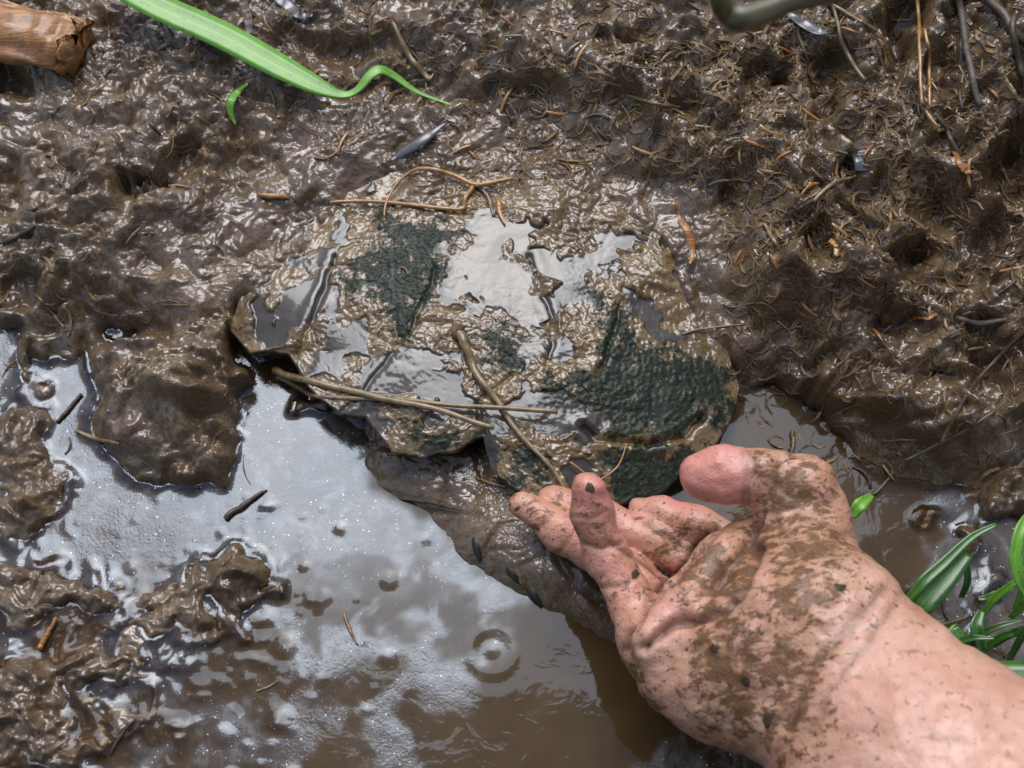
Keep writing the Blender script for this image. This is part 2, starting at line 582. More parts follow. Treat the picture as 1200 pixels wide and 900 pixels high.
def plan_h(px, py):
    h = base_h(px, py)
    wx = 18 * noise2(px / 60, py / 60, 31)
    wy = 18 * noise2(px / 60, py / 60, 32)
    qx = px + wx + 9 * noise2(px / 24, py / 24, 33)
    qy = py + wy + 9 * noise2(px / 24, py / 24, 34)
    for k, poly in enumerate(DEEP):
        m = sstep(14, -26, poly_sd(qx, qy, poly))
        h = h * (1 - m) + np.minimum(h, -.010) * m
    for x, y, rx, ry, rot, hc, sh in HUMPS:
        e = ell(qx, qy, x, y, rx, ry, rot)
        h = h + hc * .01 * np.exp(-e ** sh * .8)
    for x, y, rx, ry, rot, hc in HOLES:
        h = h - hc * .01 * np.exp(-ell(qx, qy, x, y, rx, ry, rot) ** 1.3)
    g = sstep(760, 920, px) * sstep(560, 470, py)
    h = h + (.008 + .005 * g) * sstep(420, 360, py - 130 * g) * (np.abs(noise2(qx / 95, qy / 72, 38)) - .28)
    h = h + (.004 + .004 * g) * sstep(420, 360, py - 130 * g) * (np.abs(noise2(qx / 44, qy / 38, 39)) - .25)
    g = sstep(420, 330, px) * sstep(540, 600, py) + .6 * sstep(130, 80, px) * sstep(380, 440, py) * sstep(620, 560, py)
    h = h + np.clip(g, 0, 1) * (.0050 * (np.abs(noise2(qx / 42, qy / 36, 35)) - .22) + .0028 * (np.abs(noise2(qx / 17, qy / 15, 36)) - .2))
    g = sstep(1030, 1070, px) * sstep(560, 600, py)
    h = h + np.clip(g, 0, 1) * (.0045 * (np.abs(noise2(qx / 36, qy / 36, 37)) - .25))
    return h


def mud_noise(x, y, amp, soft):
    wx = x + .004 * fbm(x, y, .02, 2, 61)
    wy = y + .004 * fbm(x, y, .02, 2, 63)
    p1 = sstep(-.25, .45, fbm(x, y, .055, 2, 21))
    p2 = sstep(-.3, .4, fbm(x, y, .040, 2, 24))
    n = .0065 * fbm(wx, wy, .048, 2, 11)
    b = .0080 * (np.abs(noise2(wx / .024, wy / .022, 14)) - .25)
    b = b + .0052 * (np.abs(noise2(wx / .0115, wy / .0105, 15)) - .25) * (.35 + .9 * p1)
    b = b + .0019 * (np.abs(noise2(wx / .0050, wy / .0044, 16)) - .25) * (.3 + 1.1 * p2)
    f = (.0009 * noise2(wx / .0027, wy / .0023, 17) + .0004 * noise2(x / .0013, y / .0013, 18)) * (.35 + .9 * p2)
    return amp * (n + b * (1 - .45 * soft) + f * (1 - .7 * soft))


def axis(a, b, step, far, k=1.13):
    mid = np.arange(a, b, step)
    lo, hi = [], []
    s, v = step, mid[-1]
    while v < far:
        s *= k
        v += s
        hi.append(v)
    s, v = step, mid[0]
    while v > -far:
        s *= k
        v -= s
        lo.append(v)
    return np.concatenate([lo[::-1], mid, hi])


def terrain_h(X, Y):
    cx = np.clip(X, -.30, .30)
    cy = np.clip(Y, -.22, .30)
    h = np.zeros_like(X)
    for _ in range(7):
        px, py = proj(cx, cy, h)
        h = .35 * h + .65 * plan_h(px, py)
    px, py = proj(cx, cy, h)
    amp = .35 + .75 * sstep(-.008, .018, h)
    soft = sstep(.012, -.004, h)
    amp = amp + .75 * np.exp(-ell(px, py, 208, 490, 90, 90, 0) ** 2)
    out = np.sqrt((X - cx) ** 2 + (Y - cy) ** 2)
    z = h + mud_noise(X, Y, amp, soft) * np.exp(-out * .5)
    z = z + out * .05 + .02 * np.minimum(out, 3) * fbm(X, Y, .9, 3, 71)
    return np.where(out > 20, np.minimum(z, 2.0 + .02 * out), z), px, py


ax = axis(-.262, .262, .00064, 60, 1.11)
ay = axis(-.172, .235, .00064, 60, 1.11)
X, Y = np.meshgrid(ax, ay)
Z, TPX, TPY = terrain_h(X.ravel(), Y.ravel())

# shell outline in the photo's plan (rim), with the height of the rim in cm
RIM = [(268, 384, 1.5), (292, 411, 1.6), (340, 414, 1.8), (362, 452, 2.2), (398, 484, 2.2), (430, 487, 2.2), (462, 531, 2.1), (496, 534, 2.1),
       (540, 526, 2.2), (566, 508, 2.2), (573, 544, 2.1), (602, 572, 2.0), (650, 592, 1.9), (682, 575, 1.9), (720, 592, 1.6), (770, 580, 1.3), (815, 545, 1.2),
       (850, 505, 1.0), (868, 455, .9), (850, 405, 1.3), (815, 350, 1.8), (790, 280, 2.1), (740, 220, 2.3), (660, 190, 2.4), (560, 185, 2.3), (470, 195, 2.1),
       (395, 230, 1.9), (330, 285, 1.8), (285, 340, 1.8)]
CEN = (585, 385)
SHELL_TOP = .0262

ALG = [[(448, 243), (505, 250), (548, 268), (524, 310), (505, 350), (486, 398), (462, 404), (432, 352), (400, 350), (396, 318), (432, 290)],
       [(552, 378), (612, 380), (622, 415), (604, 436), (562, 424)],
       [(676, 326), (730, 348), (765, 402), (848, 412), (866, 480), (806, 518), (720, 520), (688, 486), (640, 476), (636, 440), (690, 430), (702, 396), (690, 356)],
       [(690, 520), (800, 520), (850, 520), (800, 600), (720, 600)],
       [(460, 500), (500, 505), (560, 500), (550, 525), (480, 535)],
       [(395, 470), (430, 470), (430, 488), (400, 486)],
       [(570, 520), (640, 520), (660, 590), (600, 570)]]
POOL = [[(332, 332), (390, 312), (375, 372), (350, 396), (318, 368)], [(392, 384), (432, 362), (442, 424), (398, 414)],
        [(378, 424), (470, 406), (540, 404), (556, 470), (480, 472), (395, 450)], [(512, 340), (536, 282), (572, 215), (604, 300), (628, 330), (650, 372), (600, 376), (556, 352), (516, 368)],
        [(290, 352), (312, 345), (330, 400), (296, 404)], [(620, 335), (690, 330), (700, 350), (640, 370)], [(640, 400), (700, 380), (690, 420), (640, 440)],
        [(600, 440), (660, 450), (690, 500), (620, 500)]]
SEAMS = [([(392, 300), (378, 342), (353, 402), (345, 416)], 2.6, .0016), ([(512, 316), (498, 350), (480, 392)], 3.0, .0010),
         ([(684, 500), (700, 515), (760, 521), (800, 512), (826, 486)], 3.5, .0024), ([(730, 350), (716, 402), (700, 440)], 3, .0012),
         ([(566, 508), (560, 470), (600, 440)], 2.5, .0009), ([(400, 484), (440, 440), (470, 400)], 2.5, .0007), ([(620, 300), (650, 380), (640, 440)], 3, .0008)]


def shell():
    nth, nr = 760, 240
    rim = np.array(RIM + [RIM[0]], float)
    d = np.concatenate([[0], np.cumsum(np.hypot(np.diff(rim[:, 0]), np.diff(rim[:, 1])))])
    s = np.linspace(0, d[-1], nth, endpoint=False)
    bx, by, bz = (np.interp(s, d, rim[:, k]) for k in range(3))
    for arr in (bx, by, bz):
        k = np.array([1, 2, 1]) / 4
        for _ in range(2):
            arr[:] = np.convolve(np.r_[arr[-1], arr, arr[0]], k, 'valid')
    bx = bx + 3 * noise2(s / 26, s * 0, 81)
    by = by + 3 * noise2(s / 26, s * 0 + 9, 82)
    r = np.linspace(0, 1, nr)[:, None] ** .8
    def sm(v):
        k = np.hanning(121)
        return np.convolve(np.r_[v[-60:], v, v[:60]], k / k.sum(), 'valid')
    bw = np.array([unproj(a, b, c * .01) for a, b, c in zip(bx, by, bz)])
    cw = unproj(CEN[0], CEN[1], SHELL_TOP)
    prof = 1 - r ** 2.8
    e = sstep(.55, 1.0, r)
    b0, b1, b2 = (sm(bw[:, q]) * (1 - e) + bw[:, q] * e for q in range(3))
    Xs = cw[0] + r * (b0 - cw[0])
    Ys = cw[1] + r * (b1 - cw[1])
    Zs = b2 + prof * (SHELL_TOP - b2)
    qx, qy = proj(Xs, Ys, Zs)
    alg = np.zeros_like(qx)
    for p in ALG:
        alg = np.maximum(alg, sstep(40, -36, poly_sd(qx, qy, p)))
    pool = np.zeros_like(qx)
    for p in POOL:
        pool = np.maximum(pool, sstep(16, -18, poly_sd(qx, qy, p)))
    low = np.clip(sstep(230, 290, qy) * sstep(880, 760, qx), 0, 1)
    pool = np.maximum(pool * .95, .44 * low * (1 - .6 * alg)) + .85 * fbm(Xs + .003 * noise2(Xs / .006, Ys / .006, 97), Ys, .017, 4, 98)
    pool = sstep(.42, .62, pool) * (1 - .5 * alg)
    mudm = (1 - .75 * alg) * (1 - .92 * pool)
    top = sstep(330, 200, qy + .12 * (600 - qx)) + sstep(700, 790, qx) * sstep(430, 380, qy)
    mudm = mudm * (1 + .6 * np.clip(top, 0, 1))
    fade = 1 - .55 * r ** 8
    pool = pool * np.ones_like(qx)
    nz = mud_noise(Xs, Ys, .42, .15)
    Zs = Zs + (nz * mudm - .0005 * pool + .0010 * fbm(Xs, Ys, .05, 2, 91) + .00035 * noise2(Xs / .0017, Ys / .0017, 93) * (1 - pool)) * fade
    for ln, wd, dp in SEAMS:
        dd = line_d(qx + 3 * noise2(qx / 18, qy / 18, 95), qy, ln)
        Zs = Zs - dp * np.exp(-(dd / wd) ** 2) + .35 * dp * np.exp(-((dd - 3 * wd) / (2 * wd)) ** 2)
    V = [np.stack([Xs, Ys, Zs], -1).reshape(-1, 3)]
    # rounded lip, under side and closed belly
    dirx, diry = bw[:, 0] - cw[0], bw[:, 1] - cw[1]
    L = np.hypot(dirx, diry)
    dirx, diry = dirx / L, diry / L
    last = V[0][-nth:]
    for off, dz in ((.0006, -.0012), (.0003, -.0028), (-.0015, -.0045), (-.012, -.007), (-.03, -.012)):
        V.append(np.stack([last[:, 0] + dirx * off, last[:, 1] + diry * off, last[:, 2] + dz], -1))
    V = np.vstack(V)
    rows = nr + 5
    i = np.arange(nth)
    F = []
    for a in range(rows - 1):
        F.append(np.stack([a * nth + i, (a + 1) * nth + i, (a + 1) * nth + (i + 1) % nth, a * nth + (i + 1) % nth], -1))
    me = mesh_np('carapace', V, np.vstack(F), M_SHELL)
    ex = np.zeros(5 * nth)
    attr(me, 'algae', np.concatenate([alg.ravel(), ex + .7]))
    attr(me, 'pool', np.concatenate([pool.ravel(), ex]))
    return me, bw, cw, sm


sd = poly_sd(TPX, TPY, [(a, b) for a, b, c in RIM])
me_shell, rim_w, cen_w, sm_ = shell()
# the mud meets the shell along its upper rim and laps over it in tongues
bw_s = np.stack([sm_(rim_w[:, k]) for k in range(3)], -1)
th = np.unwrap(np.arctan2(bw_s[:, 1] - cen_w[1], bw_s[:, 0] - cen_w[0]))
o_ = np.argsort(th % (2 * math.pi))
thv = np.arctan2(Y.ravel() - cen_w[1], X.ravel() - cen_w[0]) % (2 * math.pi)
rb = np.interp(thv, (th % (2 * math.pi))[o_], np.hypot(bw_s[:, 0] - cen_w[0], bw_s[:, 1] - cen_w[1])[o_], period=2 * math.pi)
zb = np.interp(thv, (th % (2 * math.pi))[o_], bw_s[o_, 2], period=2 * math.pi)
rr = np.hypot(X.ravel() - cen_w[0], Y.ravel() - cen_w[1]) / rb
tgt = zb + np.where(rr < 1, (1 - np.minimum(rr, 1) ** 2.8) * (SHELL_TOP - zb), (rr - 1) * .02)
# lower the mud where the shell lies so that the two do not interpenetrate, except the upper rim where mud laps over it
lap = sstep(300, 215, TPY + .1 * (600 - TPX)) + sstep(392, 350, TPY) * sstep(450, 380, TPX) + sstep(740, 830, TPX) * sstep(470, 400, TPY)
m = sstep(6, -18, sd) * (1 - np.clip(lap, 0, 1))
lap = np.clip(lap, 0, 1)
mn = mud_noise(X.ravel(), Y.ravel(), .75, .3)
wt = sstep(130, 25, sd) * lap
Z = Z * (1 - wt) + (tgt + mn + .0018 + .00009 * np.minimum(sd, 0)) * wt
Z = Z * (1 - m) + np.minimum(Z, .004) * m
me = mesh_np('mud_bank', np.stack([X.ravel(), Y.ravel(), Z], -1), grid_faces(len(ax), len(ay)), M_MUD)
mud_bank = put('mud_bank', me, kind='structure', label='wet brown mud bank with lumps and hollows')

# ------------------------------------------------------------------ turtle
turtle = put('turtle', None, label='mud-caked turtle with dark green shell patches lying in the mud', cat='turtle',
             loc=unproj(CEN[0], CEN[1], .0).tolist())
TL = np.array(turtle.location)


def as_child(me):
    co = np.empty(len(me.vertices) * 3, np.float32)
    me.vertices.foreach_get('co', co)
    co = co.reshape(-1, 3) - TL
    me.vertices.foreach_set('co', co.ravel().astype(np.float32))
    me.update()
    return me


put('carapace', as_child(me_shell), turtle, label='domed muddy shell with dark green wet patches')


def mound(name, poly, cen, top, edge, mat, nth=420, nr=110, amp=.6, power=2.6):
    P = np.array(poly + [poly[0]], float)
    d = np.concatenate([[0], np.cumsum(np.hypot(np.diff(P[:, 0]), np.diff(P[:, 1])))])
    s = np.linspace(0, d[-1], nth, endpoint=False)
    bx, by = np.interp(s, d, P[:, 0]), np.interp(s, d, P[:, 1])
    for arr in (bx, by):
        for _ in range(6):
            arr[:] = np.convolve(np.r_[arr[-1], arr, arr[0]], np.array([1, 2, 1]) / 4, 'valid')
    bx = bx + 4 * noise2(s / 20, s * 0, 83)
    by = by + 4 * noise2(s / 20, s * 0 + 7, 84)
    bw = np.array([unproj(a, b, edge) for a, b in zip(bx, by)])
    cw = unproj(cen[0], cen[1], top)
    r = np.linspace(0, 1, nr)[:, None] ** .7
    Xs = cw[0] + r * (bw[:, 0] - cw[0])
    Ys = cw[1] + r * (bw[:, 1] - cw[1])
    Zs = edge + (1 - r ** power) * (top - edge)
    Zs = Zs + mud_noise(Xs, Ys, amp, .35) * (1 - .6 * r ** 6)
    V = np.vstack([np.stack([Xs, Ys, Zs], -1).reshape(-1, 3),
                   np.stack([bw[:, 0] * 1.0, bw[:, 1], bw[:, 2] * 0 + edge - .012], -1)])
    i = np.arange(nth)
    F = [np.stack([a * nth + i, (a + 1) * nth + i, (a + 1) * nth + (i + 1) % nth, a * nth + (i + 1) % nth], -1) for a in range(nr)]
    me = mesh_np(name, V, np.vstack(F), mat)
    return me


LEG = [(398, 470), (410, 500), (413, 540), (438, 575), (485, 600), (532, 660), (600, 703), (680, 738), (735, 775), (800, 760),
       (800, 660), (760, 600), (690, 560), (600, 520), (520, 490), (450, 470)]
leg = put('leg', as_child(mound('leg', LEG, (610, 610), .011, -.004, M_MUD, amp=.55, power=3.5)), turtle,
          label='mud-plastered hind leg below the shell rim')

# ------------------------------------------------------------------ water
wx = axis(-.262, .262, .0012, 4, 1.16)
wy = axis(-.18, .235, .0012, 4, 1.16)
WX, WY = np.meshgrid(wx, wy)
WX, WY = WX.ravel(), WY.ravel()
ix = np.clip(np.searchsorted(ax, WX), 1, len(ax) - 1)
iy = np.clip(np.searchsorted(ay, WY), 1, len(ay) - 1)
depth = -(Z.reshape(len(ay), len(ax))[iy, ix])
WZ = .0003 * fbm(WX, WY, .05, 2, 101)
qx, qy = proj(WX, WY, np.zeros_like(WX))
# meniscus climbing the mud, soft swells over drowned lumps
WZ = WZ + .0011 * np.exp(-np.clip(depth, 0, 1) / .0012) * (depth > -.003)
WZ = WZ + .0011 * sstep(.006, 0, depth) * (.5 + fbm(WX, WY, .012, 2, 103)) * sstep(700, 500, qx)


def ring(px, py, r0, a0):
    c = unproj(px, py, 0)
    return np.hypot(WX - c[0], WY - c[1]), r0, a0


for px, py, lam, amp, ext in ((577, 762, .0088, .00015, .0125), (478, 560, .003, .0002, .006)):
    c = unproj(px, py, 0)
    r = np.hypot(WX - c[0], WY - c[1])
    WZ = WZ + amp * np.cos(r / lam * 2 * math.pi) * np.exp(-(r / ext) ** 4)
for px, py, rr in ((173, 804, 15), (334, 757, 13), (262, 862, 11), (258, 800, 9), (456, 680, 10), (300, 652, 12), (325, 690, 16),
                   (155, 665, 9), (455, 770, 9), (120, 800, 10), (380, 700, 9), (235, 815, 8), (400, 620, 7)) + tuple((float(a), float(b), float(c)) for a, b, c in zip(rng.normal(280, 110, 90), rng.normal(720, 90, 90), rng.uniform(2.5, 6, 90))):
    c = unproj(px, py, 0)
    r = np.hypot(WX - c[0], WY - c[1]) / (rr / 2800.)
    WZ = WZ + .0007 * np.sqrt(np.clip(1 - r * r, 0, 1)) * (rr / 14.)
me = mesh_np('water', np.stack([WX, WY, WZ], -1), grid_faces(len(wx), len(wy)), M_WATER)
attr(me, 'murk', np.clip(1 - np.exp(-np.clip(depth, 0, 1) / .0035), .12, .97))
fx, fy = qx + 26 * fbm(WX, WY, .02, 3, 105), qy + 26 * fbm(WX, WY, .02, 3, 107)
film = sstep(12, -22, poly_sd(fx, fy, [(280, 400), (345, 405), (430, 490), (450, 570), (545, 650), (640, 696), (600, 740), (565, 800), (505, 900), (440, 990), (-90, 990), (-90, 340)]))  # film edge cut to stand in for the dark reflection
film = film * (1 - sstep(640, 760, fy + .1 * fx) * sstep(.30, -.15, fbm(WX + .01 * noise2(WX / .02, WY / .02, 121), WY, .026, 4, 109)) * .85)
film = np.maximum(film, sstep(8, -14, poly_sd(fx, fy, [(1085, 575), (1130, 590), (1200, 620), (1300, 640), (1300, 870), (1150, 820), (1085, 720)])))  # sky reflection on the right pool, put into the film mask
film = np.maximum(film, sstep(8, -10, poly_sd(fx, fy, [(750, 900), (800, 860), (850, 850), (960, 960), (760, 960)])))  # small patch of sky reflection, also put into the mask
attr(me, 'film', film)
water = put('water', me, kind='structure', label='murky brown water with a pale film shaped like reflected sky')

# ------------------------------------------------------------------ signed-distance modelling
def net(bounds, step, field, iso=0.0):
    lo, hi = np.array(bounds[0]), np.array(bounds[1])
    n = np.ceil((hi - lo) / step).astype(int) + 1
    ax_ = [lo[k] + step * np.arange(n[k]) for k in range(3)]
    f = field(ax_, n)
    s = f < iso
    c = np.zeros(tuple(n - 1), np.int8)
    for i in (0, 1):
        for j in (0, 1):
            for k in (0, 1):
                c += s[i:n[0] - 1 + i, j:n[1] - 1 + j, k:n[2] - 1 + k]
    act = (c > 0) & (c < 8)
    idx = np.full(act.shape, -1, np.int64)
    cells = np.argwhere(act)
    idx[act] = np.arange(len(cells))
    acc = np.zeros((len(cells), 3))
    cnt = np.zeros(len(cells))
    corners = [(i, j, k) for i in (0, 1) for j in (0, 1) for k in (0, 1)]
    for a in corners:
        for b in corners:
            if sum(abs(p - q) for p, q in zip(a, b)) == 1 and a < b:
                fa = f[cells[:, 0] + a[0], cells[:, 1] + a[1], cells[:, 2] + a[2]]
                fb = f[cells[:, 0] + b[0], cells[:, 1] + b[1], cells[:, 2] + b[2]]
                x = (fa < iso) != (fb < iso)
                t = np.where(x, (iso - fa) / np.where(x, fb - fa, 1), 0)
                p = np.array(a) + t[:, None] * (np.array(b) - np.array(a))
                acc += p * x[:, None]
                cnt += x
    V = lo + step * (cells + acc / cnt[:, None])
    F = []
    for d in range(3):
        e1, e2 = (d + 1) % 3, (d + 2) % 3
        sl0, sl1 = [slice(None)] * 3, [slice(None)] * 3
        sl0[d], sl1[d] = slice(0, -1), slice(1, None)
        a, b = s[tuple(sl0)], s[tuple(sl1)]
        for cond, flip in ((a & ~b, False), (~a & b, True)):
            g = np.argwhere(cond)
            ok = (g[:, e1] > 0) & (g[:, e2] > 0) & (g[:, e1] < n[e1] - 1) & (g[:, e2] < n[e2] - 1)
            g = g[ok]

            def cid(o1, o2):
                h = g.copy()
                h[:, e1] += o1
                h[:, e2] += o2
                return idx[h[:, 0], h[:, 1], h[:, 2]]
            q = np.stack([cid(-1, -1), cid(0, -1), cid(0, 0), cid(-1, 0)], -1)
            F.append(q[:, ::-1] if flip else q)
    return V, np.vstack(F)


class Field:
    """round cones and ellipsoids joined with soft unions, each evaluated only near itself"""

    def __init__(s, ax_, n):
        s.ax, s.n = ax_, n
        s.f = np.full(tuple(n), .03, np.float32)

    def box(s, lo, hi):
        sl = []
        for k in range(3):
            a = np.searchsorted(s.ax[k], lo[k])
            b = np.searchsorted(s.ax[k], hi[k])
            sl.append(slice(max(a, 0), min(b, s.n[k])))
        g = np.meshgrid(*[s.ax[k][sl[k]] for k in range(3)], indexing='ij', sparse=True)
        return tuple(sl), g

    def put(s, sl, d, k):
        cur = s.f[sl]
        if cur.size == 0:
            return
        if k > 0:
            h = np.maximum(k - np.abs(cur - d), 0) / k
            s.f[sl] = np.minimum(cur, d) - h * h * k * .25
        else:
            k = -k                       # carve
            h = np.maximum(k - np.abs(cur + d), 0) / k
            s.f[sl] = np.maximum(cur, -d) + h * h * k * .25

    def cone(s, a, b, ra, rb, k, squash=None):
        a, b = np.asarray(a, float), np.asarray(b, float)
        R = max(ra, rb) + abs(k) + .012
        sl, g = s.box(np.minimum(a, b) - R, np.maximum(a, b) + R)
        e = b - a
        t = np.clip(sum((g[i] - a[i]) * e[i] for i in range(3)) / max(e.dot(e), 1e-12), 0, 1)
        if squash is None:
            d = np.sqrt(sum((g[i] - a[i] - t * e[i]) ** 2 for i in range(3))) - (ra + t * (rb - ra))
        else:                            # flattened across direction squash[0] by squash[1]
            nrm, q = np.asarray(squash[0], float), squash[1]
            w = [g[i] - a[i] - t * e[i] for i in range(3)]
            h = sum(w[i] * nrm[i] for i in range(3))
            d2 = sum(w[i] ** 2 for i in range(3)) + h * h * (1 / (q * q) - 1)
            d = (np.sqrt(np.maximum(d2, 0)) - (ra + t * (rb - ra))) * (.5 + .5 * q)
        s.put(sl, d.astype(np.float32), k)

    def chain(s, pts, rad, k_self, k, squash=None):
        """a limb: its own segments blend, then it joins what is there"""
        sub = Field(s.ax, s.n)
        for i in range(len(pts) - 1):
            sub.cone(pts[i], pts[i + 1], rad[i], rad[i + 1], k_self, squash)
        cur = s.f
        h = np.maximum(k - np.abs(cur - sub.f), 0) / k
        s.f = np.minimum(cur, sub.f) - h * h * k * .25

# ------------------------------------------------------------------ the person: hand and arm
def Wp(px, py, zc):
    return unproj(px, py, zc * .01)


FING = {  # joints (photo x, y, height cm) and radii in mm
    'index': ([(908, 655, 3.8), (866, 638, 3.1), (815, 617, 2.7), (775, 603, 2.3), (752, 598, 1.8)], [10, 7.6, 6.9, 6.4, 5.4]),
    'middle': ([(876, 690, 3.5), (815, 666, 2.6), (766, 634, 2.3), (700, 606, 2.2), (648, 586, 2.1)], [10, 7.6, 7.1, 6.9, 5.6]),
    'ring': ([(840, 730, 3.5), (790, 712, 2.4), (735, 674, 2.3), (660, 624, 2.5), (611, 591, 2.5)], [10, 8.0, 7.6, 7.4, 5.2]),
    'little': ([(812, 775, 4.8), (760, 742, 4.7), (712, 655, 4.8), (694, 604, 5.8), (690, 573, 6.6)], [11, 9.2, 7.3, 6.8, 5.9])}
WRIST = Wp(968, 778, 7.8)
ARM1 = Wp(1122, 955, 9.4)
ARM2 = Wp(1290, 1150, 11.5)
ELB = np.array([.31, -.30, .175])
PALMN = np.array([-.15, -.25, .95])
PALMN /= np.linalg.norm(PALMN)


def hand_field(ax_, n):
    F = Field(ax_, n)
    # forearm and wrist, broader than deep
    F.cone(ELB, ARM2, .043, .041, .01, (PALMN, .85))
    F.cone(ARM2, ARM1, .040, .0368, .02, (PALMN, .80))
    F.cone(ARM1, WRIST, .0368, .0330, .02, (PALMN, .72))
    # palm: metacarpals fanned from the wrist
    for k, (pts, rad) in FING.items():
        base = Wp(*pts[0])
        F.cone(WRIST + (base - WRIST) * .12, base, .017, .0115, .012)
        F.cone(base, Wp(*pts[1]), .0105, rad[1] * .001, .004)
    F.cone(Wp(900, 800, 5.8), Wp(800, 760, 5.0), .0215, .0155, .018)     # heel of the hand, little-finger side
    F.cone(Wp(920, 770, 6.6), Wp(842, 792, 5.4), .021, .019, .016)
    F.cone(Wp(950, 722, 7.2), Wp(940, 622, 6.4), .021, .0162, .016)      # ball of the thumb
    F.cone(Wp(905, 720, 5.2), Wp(880, 690, 4.2), .017, .013, .014)
    # fold of palm skin below the fingers
    F.cone(Wp(768, 752, 6.2), Wp(806, 706, 6.2), .0085, .0092, .003)
    F.cone(Wp(806, 706, 6.2), Wp(850, 660, 6.0), .0092, .0098, .003)
    F.cone(Wp(850, 660, 6.0), Wp(872, 634, 5.6), .0098, .0085, .004)
    for k, (pts, rad) in FING.items():
        P = [Wp(*p) for p in pts[1:]]
        F.chain(P, [r * .001 for r in rad[1:]], .005, .0016)
    # thumb
    T = [Wp(946, 614, 6.6), Wp(938, 576, 7.0), Wp(893, 560, 7.1), Wp(850, 556, 6.9), Wp(824, 557, 6.6)]
    F.chain(T, [.0142, .0118, .0093, .0091, .0080], .005, .005, (np.array([-.05, -.42, .9]), .82))
    return F.f


pts_all = np.array([Wp(*p) for v in FING.values() for p in v[0]] + [ARM2, ELB, Wp(958, 560, 7.2), Wp(812, 556, 6.5), Wp(880, 900, 6)])
lo, hi = pts_all.min(0) - .048, pts_all.max(0) + .048
HV, HF = net((lo, hi), .00115, hand_field)


def relax(V, F, it, lam=.5):
    e = np.vstack([F[:, [0, 1]], F[:, [1, 2]], F[:, [2, 3]], F[:, [3, 0]]])
    deg = np.bincount(e[:, 0], minlength=len(V)) + np.bincount(e[:, 1], minlength=len(V))
    for _ in range(it):
        acc = np.zeros_like(V)
        for k in range(3):
            acc[:, k] = np.bincount(e[:, 0], V[e[:, 1], k], len(V)) + np.bincount(e[:, 1], V[e[:, 0], k], len(V))
        V = V + lam * (acc / np.maximum(deg, 1)[:, None] - V)
    return V


def normals(V, F):
    n = np.cross(V[F[:, 2]] - V[F[:, 0]], V[F[:, 3]] - V[F[:, 1]])
    N = np.zeros_like(V)
    for k in range(3):
        for c in range(4):
            N[:, k] += np.bincount(F[:, c], n[:, k], len(V))
    return N / (np.linalg.norm(N, axis=1)[:, None] + 1e-12)


HV = relax(HV, HF, 3)
HN = normals(HV, HF)
if (HN * (HV - HV.mean(0))).sum() < 0:
    HF = HF[:, ::-1]
    HN = -HN
hpx, hpy = proj(HV[:, 0], HV[:, 1], HV[:, 2])
facing = sstep(.0, .35, (HN * (CAM - HV)).sum(1) / np.linalg.norm(CAM - HV, axis=1))
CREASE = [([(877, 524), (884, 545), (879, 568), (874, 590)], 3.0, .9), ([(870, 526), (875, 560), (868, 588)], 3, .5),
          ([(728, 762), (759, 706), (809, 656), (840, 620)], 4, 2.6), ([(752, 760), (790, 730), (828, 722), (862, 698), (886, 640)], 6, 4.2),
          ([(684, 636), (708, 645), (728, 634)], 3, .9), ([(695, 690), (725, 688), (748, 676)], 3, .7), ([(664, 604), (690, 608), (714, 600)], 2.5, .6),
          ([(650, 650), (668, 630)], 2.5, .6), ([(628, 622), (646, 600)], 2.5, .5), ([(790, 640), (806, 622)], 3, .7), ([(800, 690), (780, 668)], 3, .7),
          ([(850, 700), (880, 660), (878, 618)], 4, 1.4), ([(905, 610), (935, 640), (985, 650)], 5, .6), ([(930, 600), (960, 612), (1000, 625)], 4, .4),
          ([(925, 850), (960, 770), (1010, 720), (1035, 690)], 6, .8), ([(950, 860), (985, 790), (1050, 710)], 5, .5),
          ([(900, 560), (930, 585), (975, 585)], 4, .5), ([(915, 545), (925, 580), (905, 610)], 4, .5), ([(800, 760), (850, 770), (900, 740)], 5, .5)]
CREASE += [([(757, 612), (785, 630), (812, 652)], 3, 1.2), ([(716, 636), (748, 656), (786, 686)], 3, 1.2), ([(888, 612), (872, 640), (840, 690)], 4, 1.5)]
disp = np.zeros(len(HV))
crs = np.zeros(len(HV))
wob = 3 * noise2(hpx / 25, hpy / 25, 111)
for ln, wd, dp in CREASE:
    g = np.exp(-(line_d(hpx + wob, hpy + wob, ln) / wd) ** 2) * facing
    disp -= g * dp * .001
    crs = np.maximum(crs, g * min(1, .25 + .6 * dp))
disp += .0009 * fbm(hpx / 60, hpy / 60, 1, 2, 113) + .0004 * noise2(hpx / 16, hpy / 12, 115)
# tendons / skin folds running up the thumb side
disp += .0005 * facing * np.sin((hpx * .55 + hpy) / 9 + 2 * noise2(hpx / 40, hpy / 40, 117)) * sstep(880, 920, hpx) * sstep(700, 640, hpy)
HV = HV + HN * disp[:, None]


def blob(x, y, r):
    return np.exp(-((hpx - x) ** 2 + (hpy - y) ** 2) / (r * r))


